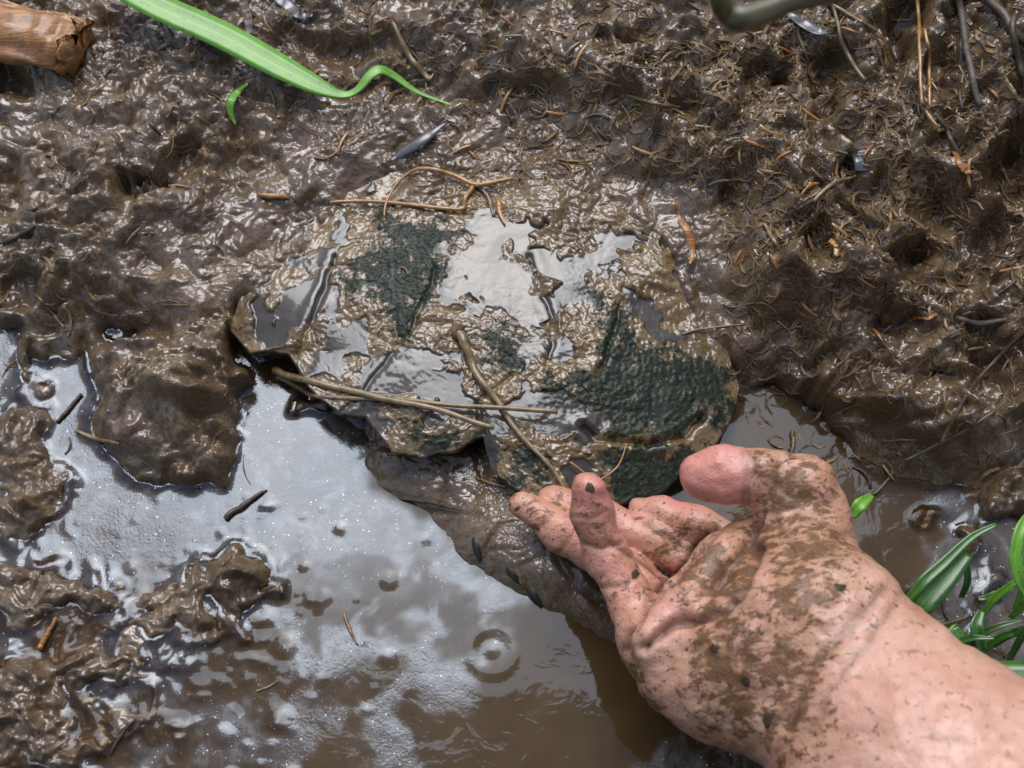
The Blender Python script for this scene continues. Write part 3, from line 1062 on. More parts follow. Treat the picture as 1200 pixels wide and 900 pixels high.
red = np.clip(.8 * sstep(915, 850, hpx) * sstep(612, 580, hpy) * sstep(770, 790, hpx) + .55 * blob(690, 575, 40) + .45 * sstep(870, 800, hpx) * sstep(770, 700, hpy) * sstep(580, 600, hpx + 60), 0, 1)
mudm = (.41 + .30 * blob(850, 780, 110) + .22 * blob(950, 620, 110) + .10 * blob(700, 640, 60) + .12 * blob(620, 590, 40) + .12 * blob(800, 650, 60)
        - .24 * sstep(960, 1060, hpx) * sstep(690, 760, hpy) - .5 * sstep(888, 872, hpx) * sstep(604, 588, hpy) * (hpx > 780)
        - .10 * blob(730, 720, 50))
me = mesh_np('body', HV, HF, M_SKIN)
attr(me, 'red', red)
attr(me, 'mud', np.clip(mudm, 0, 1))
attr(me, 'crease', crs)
person = put('person', None, label='bare muddy right arm and hand of a person reaching under the turtle shell', cat='person',
             loc=(.15, -.62, .0))
body = put('body', me, person)
body.location = (-.15, .62, 0)

# ------------------------------------------------------------------ the rest of the person, kneeling behind the camera
M_JACKET = simple('dark_green_jacket', [(.3, (.02, .025, .018)), (.7, (.035, .042, .03))], 60, .8, .4, 0)
M_TROUSER = simple('brown_trousers', [(.3, (.035, .028, .02)), (.7, (.06, .048, .034))], 60, .85, .4, 0)
M_HAIR = simple('dark_hair', [(.3, (.012, .008, .006)), (.7, (.03, .02, .013))], 200, .5, .6, 0)
OFF = np.array([.15, -.62, 0])
SHR, SHL, NECK, HIP = np.array([.31, -.47, .47]), np.array([-.07, -.52, .49]), np.array([.11, -.50, .56]), np.array([.13, -.84, .30])


def soft(name, bounds, step, build, mat):
    def fld(a, n):
        f = Field(a, n)
        f.f[:] = .2
        build(f)
        return f.f
    V, F = net(bounds, step, fld)
    V = relax(V, F, 2)
    N = normals(V, F)
    if (N * (V - V.mean(0))).sum() < 0:
        F = F[:, ::-1]
    me = mesh_np(name, V - OFF, F, mat)
    for a in ('red', 'mud', 'crease'):
        attr(me, a, np.zeros(len(V)))
    return put(name, me, person)


def jacket(f):
    f.cone(HIP, np.array([.12, -.60, .46]), .15, .155, .08)
    f.cone(SHR, SHL, .075, .075, .09)
    f.cone(NECK - [0, .02, .03], NECK, .075, .062, .05)
    f.cone(SHR, ELB + (SHR - ELB) * .12, .066, .054, .04)
    f.cone(SHL, np.array([-.20, -.50, .24]), .066, .054, .04)
    f.cone(np.array([-.20, -.50, .24]), np.array([-.11, -.44, .20]), .054, .042, .03)


def trousers(f):
    for s, kx in ((.06, .34), (-.06, -.10)):
        f.cone(HIP + [s, 0, -.02], np.array([kx, -.50, .10]), .10, .075, .05)
        f.cone(np.array([kx, -.50, .09]), np.array([kx * .9, -.92, .07]), .072, .05, .03)
        f.cone(np.array([kx * .9, -.92, .07]), np.array([kx * .9, -1.04, .06]), .05, .045, .03)


def head(f):
    c = np.array([.10, -.43, .70])
    f.cone(NECK - [0, 0, .05], c - [0, .0, .06], .056, .056, .03)
    f.cone(c + [0, -.02, .03], c + [0, .03, -.03], .088, .072, .05)
    f.cone(c + [0, .07, -.06], c + [0, .085, -.075], .035, .03, .04)
    f.cone(c + [0, .10, .005], c + [0, .122, -.03], .009, .015, .012)
    for s in (-1, 1):
        f.cone(c + [s * .085, .0, .01], c + [s * .09, -.008, -.025], .016, .012, .008)
        f.cone(c + [s * .034, .108, .012], c + [s * .036, .110, .012], .014, .014, -.008)
    f.cone(c + [-.022, .108, -.062], c + [.022, .108, -.062], .004, .004, -.006)


def left_hand(f):
    # left hand resting on the thigh, five fingers
    h = np.array([-.09, -.42, .195])
    f.cone(np.array([-.12, -.45, .2]), h, .03, .028, .02)
    for k in range(4):
        b = h + [-.03 + .02 * k, .02, .0]
        f.cone(b, b + [-.004 + .003 * k, .035, -.006], .0095, .009, .006)
        f.cone(b + [-.004 + .003 * k, .035, -.006], b + [-.004 + .003 * k, .06 - .006 * abs(k - 1.5), -.028], .009, .0075, .006)
    f.cone(h + [.02, -.01, 0], h + [.055, .02, -.015], .012, .009, .01)


def hair(f):
    c = np.array([.10, -.43, .70])
    f.cone(c + [0, -.04, .045], c + [0, .02, .055], .088, .078, .05)
    f.cone(c + [0, -.05, -.03], c + [0, -.05, .03], .075, .085, .05)


soft('head', ((-.06, -.6, .45), (.26, -.25, .84)), .006, head, M_SKIN)
soft('hand', ((-.25, -.55, .12), (.05, -.28, .26)), .004, left_hand, M_SKIN)
soft('jacket', ((-.33, -1.08, .08), (.45, -.15, .72)), .009, jacket, M_JACKET)
soft('trousers', ((-.3, -1.15, -.02), (.5, -.35, .48)), .010, trousers, M_TROUSER)
soft('hair', ((-.06, -.62, .56), (.26, -.25, .9)), .007, hair, M_HAIR)

# ------------------------------------------------------------------ placing things on the mud
bpy.context.view_layer.update()
DG = bpy.context.evaluated_depsgraph_get()
camv = Vector(CAM)


def hit(px, py, skip_hand=True):
    """surface point seen at this place of the plan"""
    p = unproj(px, py, 0.0)
    d = (Vector(p) - camv).normalized()
    o = camv.copy()
    for _ in range(4):
        ok, loc, nor, idx, ob, mt = S.ray_cast(DG, o, d)
        if not ok:
            return np.array(p), np.array([0, 0, 1.0])
        if skip_hand and ob.parent == person:
            o = loc + d * .0008
            continue
        return np.array(loc), np.array(nor)
    return np.array(p), np.array([0, 0, 1.0])


def drop(x, y):
    ok, loc, nor, idx, ob, mt = S.ray_cast(DG, Vector((x, y, .3)), Vector((0, 0, -1)))
    while ok and ob.parent == person:
        ok, loc, nor, idx, ob, mt = S.ray_cast(DG, loc - Vector((0, 0, .001)), Vector((0, 0, -1)))
    return np.array(loc) if ok else np.array([x, y, 0])


def on_ground(pts, n=24, lift=0.0, smooth=3, stiff=0.0):
    """lay a line given in plan places over the surface"""
    q = spline(pts, n)
    P = np.array([hit(a, b)[0] for a, b in q])
    z = P[:, 2].copy()
    for _ in range(smooth):
        z = np.convolve(np.r_[z[0], z, z[-1]], [.25, .5, .25], 'valid')
        z = np.maximum(z, P[:, 2] - .0005)
    if stiff:
        t = np.linspace(0, 1, n)
        A = np.polyfit(t, z, 1)
        ln = np.polyval(A, t)
        z = stiff * (ln + max(0, np.percentile(z - ln, 80))) + (1 - stiff) * z
    dz = z - P[:, 2] + lift
    # keep each point on its own line of sight while raising it
    for i in range(n):
        zz = P[i, 2] + dz[i]
        P[i] = unproj(q[i, 0], q[i, 1], zz)
    return P


def rel(me, name, loc, **kw):
    co = np.empty(len(me.vertices) * 3, np.float32)
    me.vertices.foreach_get('co', co)
    me.vertices.foreach_set('co', (co.reshape(-1, 3) - np.asarray(loc, np.float32)).ravel())
    me.update()
    return put(name, me, loc=[float(v) for v in loc], **kw)


PXM = 1 / 2900.


def stem(name, pts, wpx, mat, label, cat, group=None, lift=.6, smooth=3, stiff=0.0, n=26, flat=1.0):
    r = [w * .5 * PXM for w in wpx]
    P = on_ground(pts, n, max(r) * lift, smooth, stiff)
    J = np.random.default_rng(len(name) + int(pts[0][0])).normal(0, max(r) * .5, P.shape)
    for _ in range(8):
        J[1:-1] = .25 * J[:-2] + .5 * J[1:-1] + .25 * J[2:]
    P = P + J
    return rel(tube_mesh(name, P, r, mat, 8, flat), name, P[0], label=label, cat=cat, group=group)


def leafy(name, pts, wpx, mat, label, cat, z=None, n=28, fold=.2, group=None, side=None, lift=.001):
    if z is None:
        P = on_ground(pts, n, lift, 8)
    else:
        q = spline([(a, b, c) for (a, b), c in zip(pts, z)], n)
        P = np.array([unproj(a, b, c * .01) for a, b, c in q])
    return rel(blade_mesh(name, P, [w * .5 * PXM for w in wpx], mat, fold, side), name, P[0], label=label, cat=cat, group=group)


# long bright grass blade, kinked near its tip
gz = lambda *a: [v for v in a]
leafy('grass_blade', [(120, -28), (180, 6), (260, 42), (330, 80), (378, 104), (404, 111), (420, 104), (434, 88), (446, 82), (462, 89), (490, 108), (538, 126)],
      [34, 37, 40, 40, 36, 28, 15, 10, 9, 12, 15, 14, 11, 8, 5, 2], M_GRASS, 'long bright green grass blade with a kinked tip lying on mud', 'grass blade',
      z=[5.0, 4.8, 4.4, 4.0, 3.7, 3.5, 3.6, 3.8, 3.8, 3.5, 3.1, 2.7], n=60, fold=.12)
leafy('grass_blade', [(290, 98), (281, 106), (272, 116), (270, 130), (276, 146)], [3, 8, 11, 10, 7, 3], M_GRASS,
      'short curled green blade stub in the mud under the long blade', 'grass blade', lift=.002)
# golden looped stems above the shell
stem('looped_stem', [(388, 236), (433, 236), (491, 241), (538, 245), (546, 232), (556, 216)], [4, 5, 5, 6, 6], M_GOLD,
     'golden dry stem bent sharply upward above the green shell patch', 'stem', smooth=10, lift=1.6, n=40)
stem('looped_stem', [(600, 210), (576, 214), (556, 216), (530, 205), (503, 197), (484, 200), (464, 217), (453, 238), (449, 256)], [5, 6, 6, 6, 5, 4, 3, 2], M_GOLD,
     'golden dry stem curling in an arch over the shell top', 'stem', smooth=12, lift=2.2, n=50)
stem('looped_stem', [(552, 212), (562, 220), (573, 234), (578, 252)], [4, 5, 5, 4], M_STRAW, 'short brown stem crossing under the golden arch', 'stem', smooth=6, lift=.9)
stem('dry_splinter', [(583, 232), (585, 246), (590, 262)], [6, 8, 2], M_GOLD, 'short pointed golden splinter on the shell below the looped stems', 'splinter')
# the three reed stalks on the shell
stem('reed_stalk', [(322, 434), (345, 441), (420, 462), (500, 478), (577, 501)], [10, 9, 8, 7, 6], M_STRAW, 'stout forked straw stalk with torn end lying across the lower shell', 'stalk', smooth=10, stiff=.55, lift=.9, n=40)
stem('reed_stalk', [(326, 440), (352, 455), (378, 464), (470, 468), (560, 476), (656, 481)], [8, 7, 6, 6, 6, 6], M_STRAW, 'thin straight straw stalk running beneath the forked one on the shell', 'stalk', smooth=10, stiff=.5, lift=.6, n=40)
stem('reed_stalk', [(535, 376), (541, 398), (553, 424), (580, 468), (620, 520), (666, 584)], [17, 12, 9, 7, 6, 4], M_STRAW, 'reed stalk with thick muddy upper end slanting down to the little finger', 'stalk', smooth=14, stiff=.5, lift=.7, n=44)
stem('root_hair', [(668, 541), (690, 558), (700, 563), (724, 546), (735, 520)], [2.2, 2.2, 2.2, 2, 1.4], M_GOLD, 'fine golden root hair hooked over the little fingertip', 'root', smooth=4, lift=9, n=30)
stem('root_hair', [(560, 560), (576, 566), (592, 570)], [2.5, 2.5, 2], M_GOLD, 'fine golden root hair touching the ring fingertip', 'root', lift=3)
# rusty wooden stub
def stub():
    c = [(-60, 20), (0, 38), (45, 46), (74, 52), (90, 58)]
    P = on_ground(c, 34, .006, 12, .9)
    V, F = tube(P, [.0150, .0150, .0146, .0138, .0125], 20, .62)
    ang = np.tile(np.arange(20), 34)
    row = np.repeat(np.arange(34), 20)
    V[:len(ang), 2] += .0016 * np.sin(ang * 2.1) + .0011 * np.sin(ang * 5.3) + .0022 * noise2(row / 7., ang / 2.2, 131) + .001 * noise2(row / 2.5, ang / 1.1, 133)
    V[30 * 20:34 * 20] += rng.normal(0, .0016, (80, 3))
    me = bpy.data.meshes.new('wood_stub')
    me.from_pydata(V.tolist(), [], [tuple(dict.fromkeys(f)) for f in F])
    me.polygons.foreach_set('use_smooth', [True] * len(me.polygons))
    me.materials.append(M_RUST)
    rel(me, 'wood_stub', P[0], label='rusty orange wet wood stub with a broken end in the mud', cat='wood stub')


stub()
# shiny wet leaf
leafy('dead_leaf', [(458, 188), (474, 176), (496, 162), (522, 144)], [2, 12, 16, 13, 2], M_GREY, 'shiny grey wet dead leaf sliver in a mud hollow', 'leaf', fold=-.25, lift=.003)
leafy('dead_leaf', [(318, -6), (336, 6), (352, 18), (366, 18)], [10, 18, 16, 4], M_GREY, 'dull grey dead leaf beside the long green blade', 'leaf', fold=.1, lift=.002)
leafy('dead_leaf', [(922, 14), (936, 24), (956, 36), (970, 38)], [6, 16, 15, 5], M_GREY, 'grey dead leaf scrap beneath the olive branch', 'leaf', fold=.2, lift=.002)
leafy('dead_leaf', [(1006, 170), (1010, 184), (1012, 200)], [14, 22, 18], M_GREY, 'squarish slate grey leaf scrap pressed into the right bank', 'leaf', fold=.05)
leafy('dead_leaf', [(284, 2), (290, 20), (292, 40)], [12, 14, 9], M_DARK, 'dark rotten leaf strip passing under the long green blade', 'leaf', fold=.2, lift=.002)
stem('rust_root', [(792, 240), (800, 262), (808, 284), (814, 308)], [6, 10, 12, 4], M_RUST, 'rust red root strip pressed in mud right of the shell', 'root', lift=.1, flat=.3)
# drowned twigs at lower left
stem('twig', [(262, 606), (285, 592), (312, 573)], [7, 7, 3], M_DARK, 'brown twig half sunk in the pale water film', 'twig', stiff=.8, lift=1.0)
stem('twig', [(68, 494), (80, 480), (95, 462)], [4, 5, 4], M_DARK, 'short dark twig beside the big mud lump', 'twig', stiff=.8, lift=1.0)
stem('twig', [(46, 760), (56, 742), (66, 722)], [7, 6, 4], M_RUST, 'rusty twig stub in the drowned mud', 'twig', stiff=.8, lift=1.0)
stem('twig', [(128, 884), (142, 862), (160, 840)], [3, 4, 3], M_DARK, 'thin dark twig by the low mud islands', 'twig', stiff=.8, lift=1.0)
stem('twig', [(86, 505), (110, 512), (140, 520)], [4, 6, 3], M_STRAW, 'tan twig end beside the left foot of the mud lump', 'twig', lift=.8)
stem('straw_stalk', [(300, 810), (312, 806), (326, 798)], [2.5, 3, 2], M_STRAW, 'tiny pale straw floating in the brown water', 'straw', lift=.7)
stem('straw_stalk', [(402, 716), (408, 735), (418, 756)], [3, 5, 2], M_RUST, 'small reddish straw floating near the ripple ring', 'straw', lift=.7)
stem('straw_stalk', [(302, 228), (318, 230), (340, 231)], [5, 8, 4], M_RUST, 'short bright rusty stem on the mud left of the shell', 'straw', lift=.7)
stem('straw_stalk', [(42, 345), (58, 362), (75, 384)], [3, 3, 3], M_STRAW, 'thin tan straw on the mud above the left pool', 'straw', lift=1.2)
stem('straw_stalk', [(0, 288), (20, 276), (46, 262)], [4, 8, 4], M_DARK, 'dark curled stem on the mud at the far left', 'straw', lift=.9)
stem('straw_stalk', [(735, 112), (762, 120), (796, 126)], [4, 4, 3], M_STRAW, 'long tan straw lying on the mud crest', 'straw', lift=1.0)
stem('straw_stalk', [(460, 26), (478, 62), (500, 92), (508, 86)], [6, 8, 7, 3], M_STRAW, 'bent brown reed scrap above the wet grey leaf', 'straw', lift=.6)

# dry reeds standing on the right bank
for pts, wd, mt, lb in (
        ([(1074, -30), (1076, 20), (1078, 70), (1080, 122)], [5, 5, 5, 4], M_GOLD, 'glossy golden reed stem hanging down the right bank'),
        ([(1084, 34), (1089, 70), (1090, 124)], [4, 5, 4], M_GOLD, 'shorter golden reed stem beside the glossy one on the bank'),
        ([(1118, -20), (1128, 20), (1135, 70), (1146, 128)], [9, 9, 9, 8], M_DRYGREY, 'stout grey dead reed stem on the right bank'),
        ([(1140, -30), (1168, 10), (1192, 40), (1240, 76)], [12, 12, 12, 12], M_DARK, 'thick dark reed stem crossing the top right bank'),
        ([(1186, 20), (1190, 60), (1204, 110)], [9, 9, 9], M_DARK, 'dark upright reed stem at the end of the bank'),
        ([(972, -12), (982, 28), (990, 60), (1014, 96)], [5, 6, 7, 6], M_OLIVE, 'olive reed stem sunk in the fibrous bank'),
        ([(968, 0), (996, 18), (1026, 34)], [4, 5, 4], M_STRAW, 'pale straw stem slanting below the olive branch'),
        ([(940, 20), (936, 40), (948, 70)], [4, 5, 3], M_STRAW, 'bent tan straw stem hanging under the olive branch'),
        ([(1094, 132), (1110, 156), (1124, 180)], [6, 5, 7], M_DRYGREY, 'grey stem leading to the rusty leaf base'),
        ([(1120, 178), (1130, 196), (1138, 204)], [6, 14, 6], M_RUST, 'rusty leaf base on the right bank'),
        ([(950, 236), (980, 214), (1004, 206)], [4, 6, 3], M_STRAW, 'split tan reed sheath on a mud hump'),
        ([(1124, 372), (1150, 380), (1180, 372)], [6, 8, 4], M_DRYGREY, 'pale grey reed sheath low on the right bank'),
        ([(1070, 374), (1084, 372), (1100, 369)], [4, 6, 3], M_RUST, 'bright rusty twig low on the right bank'),
        ([(1180, 470), (1130, 505), (1060, 540)], [3, 4, 3], M_OLIVE, 'long olive stem trailing along the dark bank foot'),
        ([(1100, 520), (1150, 440), (1210, 380)], [5, 5, 5], M_DARK, 'dark reed leaning over the bank foot'),
        ([(895, 262), (904, 278), (912, 290)], [4, 6, 3], M_STRAW, 'short pale straw stub stuck in the mud hump'),
        ([(977, 282), (980, 290), (982, 298)], [8, 8, 7], M_GOLD, 'golden chip of reed on the bank'),
        ([(800, 392), (830, 384), (872, 380)], [3, 3, 2], M_STRAW, 'thin pale straw along the mud step above the pool')):
    stem('dry_reed', pts, wd, mt, lb, 'reed', group='dead reeds on the right bank', lift=.9 if mt is not M_RUST else .2, smooth=6, stiff=.3, flat=.35 if mt is M_RUST or pts[0][1] == 282 else .85)

# near, out-of-focus olive branch
q = spline([(1120, -40, 25), (1000, -14, 25), (930, 0, 25), (895, 14, 25), (870, 22, 25), (852, 16, 25), (843, 0, 25.4), (838, -40, 26)], 40)
P = np.array([unproj(a, b, c * .01) for a, b, c in q])
ext = [P[0] + (P[0] - P[1]) / np.linalg.norm(P[0] - P[1]) * k * .03 + np.array([0, .012 * k, -.004 * k * k * .5]) for k in range(8, 0, -1)]
P = np.vstack([ext, P])
rel(tube_mesh('bent_branch', P, [.0026, .0026, .0026, .0027, .0032, .0023, .0022], M_OLIVE, 12), 'bent_branch', P[0],
    label='olive green branch bent into a hook, hanging over the bank', cat='branch')

# ------------------------------------------------------------------ green plants in the right-hand pool
leafy('pool_leaf', [(1066, 722), (1082, 706), (1108, 678), (1134, 648)], [20, 27, 24, 14], M_LEAF, 'broad green blade rising beside the wrist over the pool', 'leaf',
      z=[1.6, 2.0, 2.2, 2.2], fold=.25)
leafy('pool_leaf', [(1058, 712), (1082, 682), (1106, 660), (1138, 630), (1168, 614)], [8, 13, 12, 8, 4], M_LEAF, 'narrow green blade with a browned stalk tip over the pool', 'leaf',
      z=[1.8, 2.3, 2.4, 2.6, 2.8], fold=.3)
leafy('pool_leaf', [(1030, 684), (1044, 700), (1062, 720), (1082, 738)], [10, 20, 22, 14], M_LEAF, 'dark green blade half hidden behind the wrist', 'leaf', z=[1.0, 1.3, 1.5, 1.2], fold=.2)
leafy('pool_leaf', [(998, 604), (1008, 592), (1022, 580)], [10, 16, 6], M_GRASS, 'small bright leaf tip beside the thumb base', 'leaf', z=[2.0, 2.2, 2.0], fold=.3)
stem('leaf_stalk', [(1020, 582), (1032, 572), (1042, 560)], [4, 4, 3], M_OLIVE, 'thin browned stalk of the small bright leaf', 'stalk', lift=2)
leafy('pool_leaf', [(1210, 596), (1196, 620), (1190, 650), (1194, 680), (1206, 704)], [6, 12, 14, 12, 6], M_GRASS, 'arching green blade at the far side of the pool', 'leaf', z=[4.2, 4.4, 4.2, 3.8, 3.0], fold=.3)
leafy('pool_leaf', [(1118, 736), (1130, 756), (1144, 780), (1156, 800)], [10, 22, 24, 14], M_LEAF, 'drooping green leaf below the yellowish stalk', 'leaf', z=[1.6, 1.5, 1.2, .8], fold=.3)
leafy('pool_leaf', [(1150, 716), (1144, 736), (1150, 762)], [8, 16, 12], M_LEAF, 'short green leaf folded over the drooping one', 'leaf', z=[1.9, 1.9, 1.5], fold=.4)
leafy('pool_leaf', [(1166, 798), (1190, 798), (1230, 800), (1270, 802)], [38, 42, 44, 44], M_LEAF, 'wide flat dark green leaf by the forearm', 'leaf', z=[2.2, 2.4, 2.6, 2.6], fold=.05)
leafy('pool_leaf', [(1146, 702), (1166, 698), (1188, 688)], [4, 12, 4], M_LEAF, 'small green leaf lying on a pool mud lump', 'leaf', lift=.002)
stem('leaf_stalk', [(1084, 742), (1106, 732), (1138, 722)], [5, 7, 4], M_OLIVE, 'yellowish broken stalk beside the wrist', 'stalk', lift=3)
stem('leaf_stalk', [(1100, 752), (1112, 740), (1120, 728)], [6, 6, 4], M_GRASS, 'stubby bright green stalk beside the wrist', 'stalk', lift=3)
stem('leaf_stalk', [(1176, 770), (1190, 756), (1212, 742)], [3, 3, 3], M_DARK, 'thin dark stalk lying on the pale pool', 'stalk', lift=1)
stem('leaf_stalk', [(1104, 690), (1106, 712), (1112, 730)], [3, 4, 3], M_DARK, 'dark stalk sinking into the pool behind the blade', 'stalk', lift=1)
stem('leaf_stalk', [(928, 506), (930, 518), (928, 530)], [6, 6, 5], M_OLIVE, 'stub of pale stalk in the dark water above the thumb', 'stalk', lift=1)

r_ = np.random.default_rng(51)
for k in range(9):
    x0, y0 = r_.uniform(1090, 1190), r_.uniform(690, 800)
    L, a = r_.uniform(50, 120), r_.uniform(.7, 1.3)
    bnd = r_.normal(0, .35)
    pts = [(x0 + L * t * math.cos(a + bnd * t), y0 - L * t * math.sin(a + bnd * t)) for t in (0, .35, .7, 1)]
    leafy('grass_blade', pts, [6, 9, 7, 2], M_LEAF if k % 3 else M_GRASS, 'thin green blade among the leaves in the pool by the wrist', 'grass blade',
          z=[.3, 1.2, 1.9, 2.2], fold=.35, group='thin blades in the pool by the wrist')

# ------------------------------------------------------------------ claws at the foot of the muddy leg
for x, y, a in ((559, 636, 80), (600, 668, 55), (625, 692, 60)):
    p, nr = hit(x, y)
    c, s_ = math.cos(math.radians(a)), math.sin(math.radians(a))
    L = 19 * PXM
    P = [p + np.array([-c * L, s_ * L, -.0034]), p + np.array([0, 0, -.0015]), p + np.array([c * L, -s_ * L, -.0034])]
    me = tube_mesh('claw', spline(P, 9) - TL, [.0010, .0019, .0021, .0016, .0005], M_CLAW, 9)
    put('claw', me, turtle)

# ------------------------------------------------------------------ crumbs of mud and bark stuck to the hand
def crumb(name, px, py, w, h, rot, mat, label):
    p, nr = hit(px, py, False)
    r_ = np.random.default_rng(int(px))
    n, k = 6, 10
    c, s_ = math.cos(math.radians(rot)), math.sin(math.radians(rot))
    up = nr
    u = np.array([c, -s_, 0.0])
    u -= up * u.dot(up)
    u /= np.linalg.norm(u)
    v = np.cross(up, u)
    V, F = [], []
    jit = 1 + r_.uniform(-.25, .22, k)
    for i in range(n):
        t = i / (n - 1)
        rr = math.cos(t * math.pi / 2 * .96) ** .5
        for j in range(k):
            a = 2 * math.pi * j / k
            V.append(p + (u * math.cos(a) * w + v * math.sin(a) * h) * .5 * PXM * rr * jit[j] * 1.0 + up * (t * min(w, h) * .16 * PXM * (1 + r_.uniform(-.2, .2)) - .0004))
    for i in range(n - 1):
        for j in range(k):
            F.append((i * k + j, i * k + (j + 1) % k, (i + 1) * k + (j + 1) % k, (i + 1) * k + j))
    F.append(tuple((n - 1) * k + j for j in range(k)))
    F.append(tuple(range(k - 1, -1, -1)))
    me = bpy.data.meshes.new(name)
    me.from_pydata([tuple(q) for q in V], [], F)
    me.polygons.foreach_set('use_smooth', [True] * len(me.polygons))
    me.materials.append(mat)
    rel(me, name, p, label=label, cat='crumb', group='crumbs stuck to the hand')


for x, y, w_, h_, r_, lb in ((744, 672, 20, 15, -35, 'dark diamond-shaped bark crumb between the bent fingers'), (762, 636, 26, 9, -8, 'flat grey grit crumb on the middle finger'),
                             (716, 710, 6, 18, 15, 'long narrow brown crumb low on the little finger'), (732, 699, 8, 15, 5, 'squat brown crumb beside the narrow one on the little finger'),
                             (692, 572, 20, 14, 40, 'grey mud blob on the little fingertip'), (874, 798, 18, 20, 30, 'large dark crumb on the heel of the hand'),
                             (914, 801, 14, 14, 0, 'round dark crumb beside the large one on the heel of the hand'), (806, 761, 14, 12, 0, 'small wet crumb at the edge of the palm'),
                             (986, 690, 22, 16, 20, 'thick smear of dark mud on the thumb side of the wrist'), (1000, 682, 14, 10, 0, 'olive mud crumb beside the wrist smear'),
                             (838, 762, 18, 14, 30, 'dull mud lump in the middle of the palm heel'), (900, 843, 18, 26, 30, 'ragged dark mud flake at the lower palm edge'),
                             (626, 606, 14, 8, 20, 'wet grit patch on the ring finger pad'), (606, 596, 12, 14, 30, 'grey clot on the ring fingertip'), (885, 530, 7, 7, 0, 'tiny dark speck of mud on the thumb crease')):
    crumb('mud_crumb', x, y, w_ * .7, h_ * .7, r_, M_CRUMB, lb)

# ------------------------------------------------------------------ scattered straw, each its own piece
variants = []
for k in range(14):
    r_ = np.random.default_rng(200 + k)
    L = r_.uniform(12, 34) * PXM
    cv = r_.normal(0, .10)
    q = np.array([[t * L - L / 2, L * cv * (t - .5) ** 2 * 4, .0006 * math.sin(t * 3)] for t in np.linspace(0, 1, 7)])
    variants.append(tube_mesh('straw_fragment', q, [r_.uniform(.0004, .0007), r_.uniform(.0006, .0011), r_.uniform(.0003, .0007)],
                              (M_STRAW, M_GOLD, M_STRAW, M_DARK, M_RUST, M_DARK, M_STRAW)[k % 7], 6, .6))


def density(x, y):
    d = .045 + .9 * math.exp(-(((x - 980) / 260) ** 2 + ((y - 190) / 190) ** 2)) + .25 * math.exp(-(((x - 600) / 300) ** 2 + ((y - 70) / 80) ** 2))
    if 290 < x < 850 and 215 < y < 600:
        d *= .04
    if y > 400 and x < 860:
        d *= .1
    if y > 560:
        d *= .2
    return d


from mathutils import Matrix
made = 0
r_ = np.random.default_rng(44)
while made < 130:
    x, y = r_.uniform(5, 1195), r_.uniform(5, 640)
    if r_.uniform() > density(x, y):
        continue
    ok_first = hit(x, y, False)
    p, nr = hit(x, y)
    if np.linalg.norm(ok_first[0] - p) > .002:
        continue
    up = Vector(nr * .6 + np.array([0, 0, .4])).normalized()
    a = r_.uniform(0, math.pi)
    u = Vector((math.cos(a), math.sin(a), 0))
    u = (u - up * u.dot(up)).normalized()
    v = up.cross(u)
    k = int(r_.integers(0, 14))
    dark = k % 7 in (3, 5)
    rv = np.random.default_rng(200 + k)
    Lp = rv.uniform(12, 34)
    cvk = abs(rv.normal(0, .10))
    size = 'tiny' if Lp < 18 else 'short' if Lp < 26 else 'long'
    shape = 'straight' if cvk < .06 else 'slightly curved' if cvk < .12 else 'bowed'
    hue = ('tan', 'golden', 'tan', 'dark', 'rusty', 'dark', 'tan')[k % 7]
    where = ('among root fibres on the right bank' if x > 860 and y < 330 else 'low on the right bank above the water' if x > 860 else
             'on the mud left of the shell' if x < 400 else 'on the mud crest above the shell' if y < 215 else 'on the shell or the mud beside it')
    o = put('straw_fragment', variants[k], label=f'{size} {shape} {hue} stem fragment {where}', cat='straw', group=f'{size} {shape} {hue} stem fragments {where}')
    M = Matrix((u, v, up)).transposed().to_4x4()
    M.translation = Vector(p) + up * .0004
    o.matrix_world = M
    made += 1

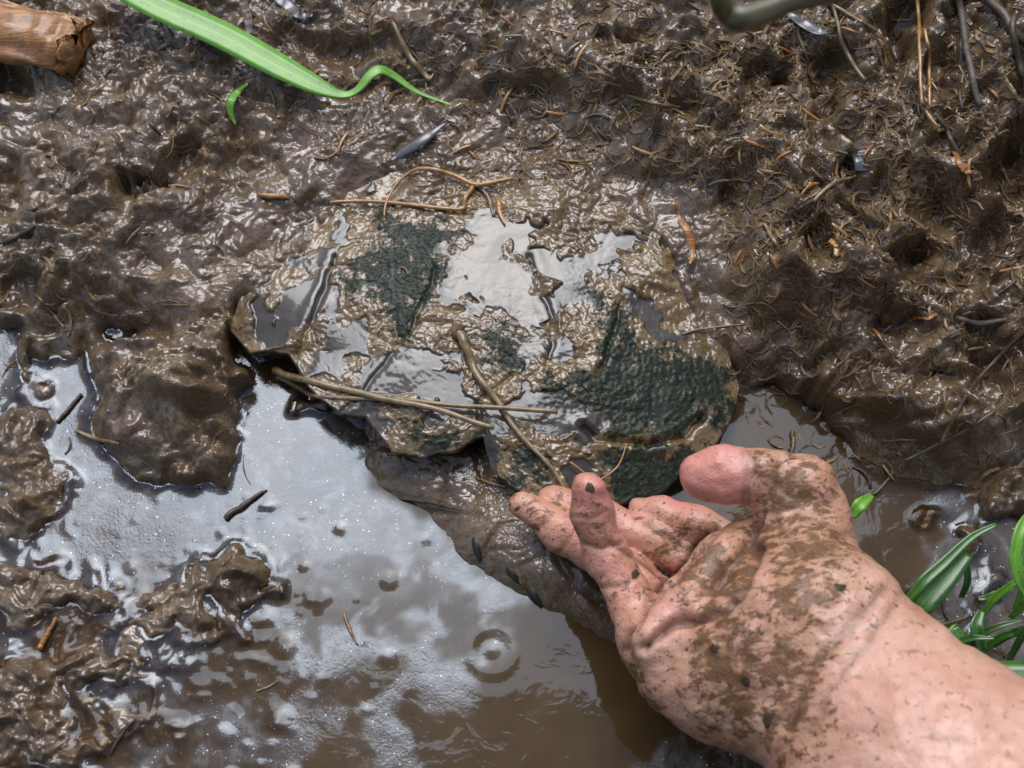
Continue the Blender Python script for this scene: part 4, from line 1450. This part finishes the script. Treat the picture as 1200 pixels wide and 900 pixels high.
# ------------------------------------------------------------------ fine root fibres matted into the bank
VV, FF = [], []
nf = 0
r_ = np.random.default_rng(45)
while nf < 2700:
    x, y = r_.uniform(-20, 1220), r_.uniform(-20, 560)
    if r_.uniform() > density(x, y) * 1.1:
        continue
    a = r_.uniform(0, 2 * math.pi)
    L = r_.uniform(10, 42)
    bend = r_.normal(0, .5)
    pl = []
    for t in np.linspace(-.5, .5, 5):
        aa = a + bend * t * 2
        pl.append((x + math.cos(aa) * L * t, y + math.sin(aa) * L * t))
    q = [hit(*c)[0] for c in pl]
    if max(np.linalg.norm(q[i + 1] - q[i]) for i in range(4)) > .007:
        continue
    q = np.array(q)
    q[:, 2] += r_.uniform(-.0002, .0007)
    q[2, 2] += .0006
    V, F = tube(q, [r_.uniform(.00016, .00042) * (2.2 if r_.uniform() < .22 else 1)] * 2, 3)
    b = len(VV)
    VV.extend(V.tolist())
    FF.extend([tuple(b + i for i in dict.fromkeys(f)) for f in F])
    nf += 1
me = bpy.data.meshes.new('root_fibres')
me.from_pydata(VV, [], FF)
me.materials.append(simple('root_fibre', [(.3, (.07, .038, .014)), (.5, (.19, .115, .048)), (.75, (.40, .28, .15))], 90, .4, .1, .5))
put('root_fibres', me, kind='stuff', label='matted fine brown root fibres in the mud bank', cat='roots')

# ------------------------------------------------------------------ sedge added out of frame at right to shade the bank
VV, FF = [], []
r_ = np.random.default_rng(46)
for k in range(170):
    bx, by = r_.uniform(.33, .55), r_.uniform(-.02, .42)
    b0 = drop(bx, by)
    H_, out = r_.uniform(.2, .5), r_.uniform(-.04, .10)
    a = r_.normal(math.pi, .7)
    pts = [b0 + np.array([math.cos(a) * out * t ** 2, math.sin(a) * out * t ** 2, H_ * (t - .35 * t * t)]) for t in np.linspace(0, 1, 8)]
    V, F = tube(pts, [.003, .0035, .0025, .0006], 4, .25)
    b = len(VV)
    VV.extend(V.tolist())
    FF.extend([tuple(b + i for i in dict.fromkeys(f)) for f in F])
me = bpy.data.meshes.new('shade_sedge')
me.from_pydata(VV, [], FF)
me.materials.append(M_LEAF)
put('shade_sedge', me, kind='stuff', label='added tall green sedge out of frame, shading the bank', cat='sedge')
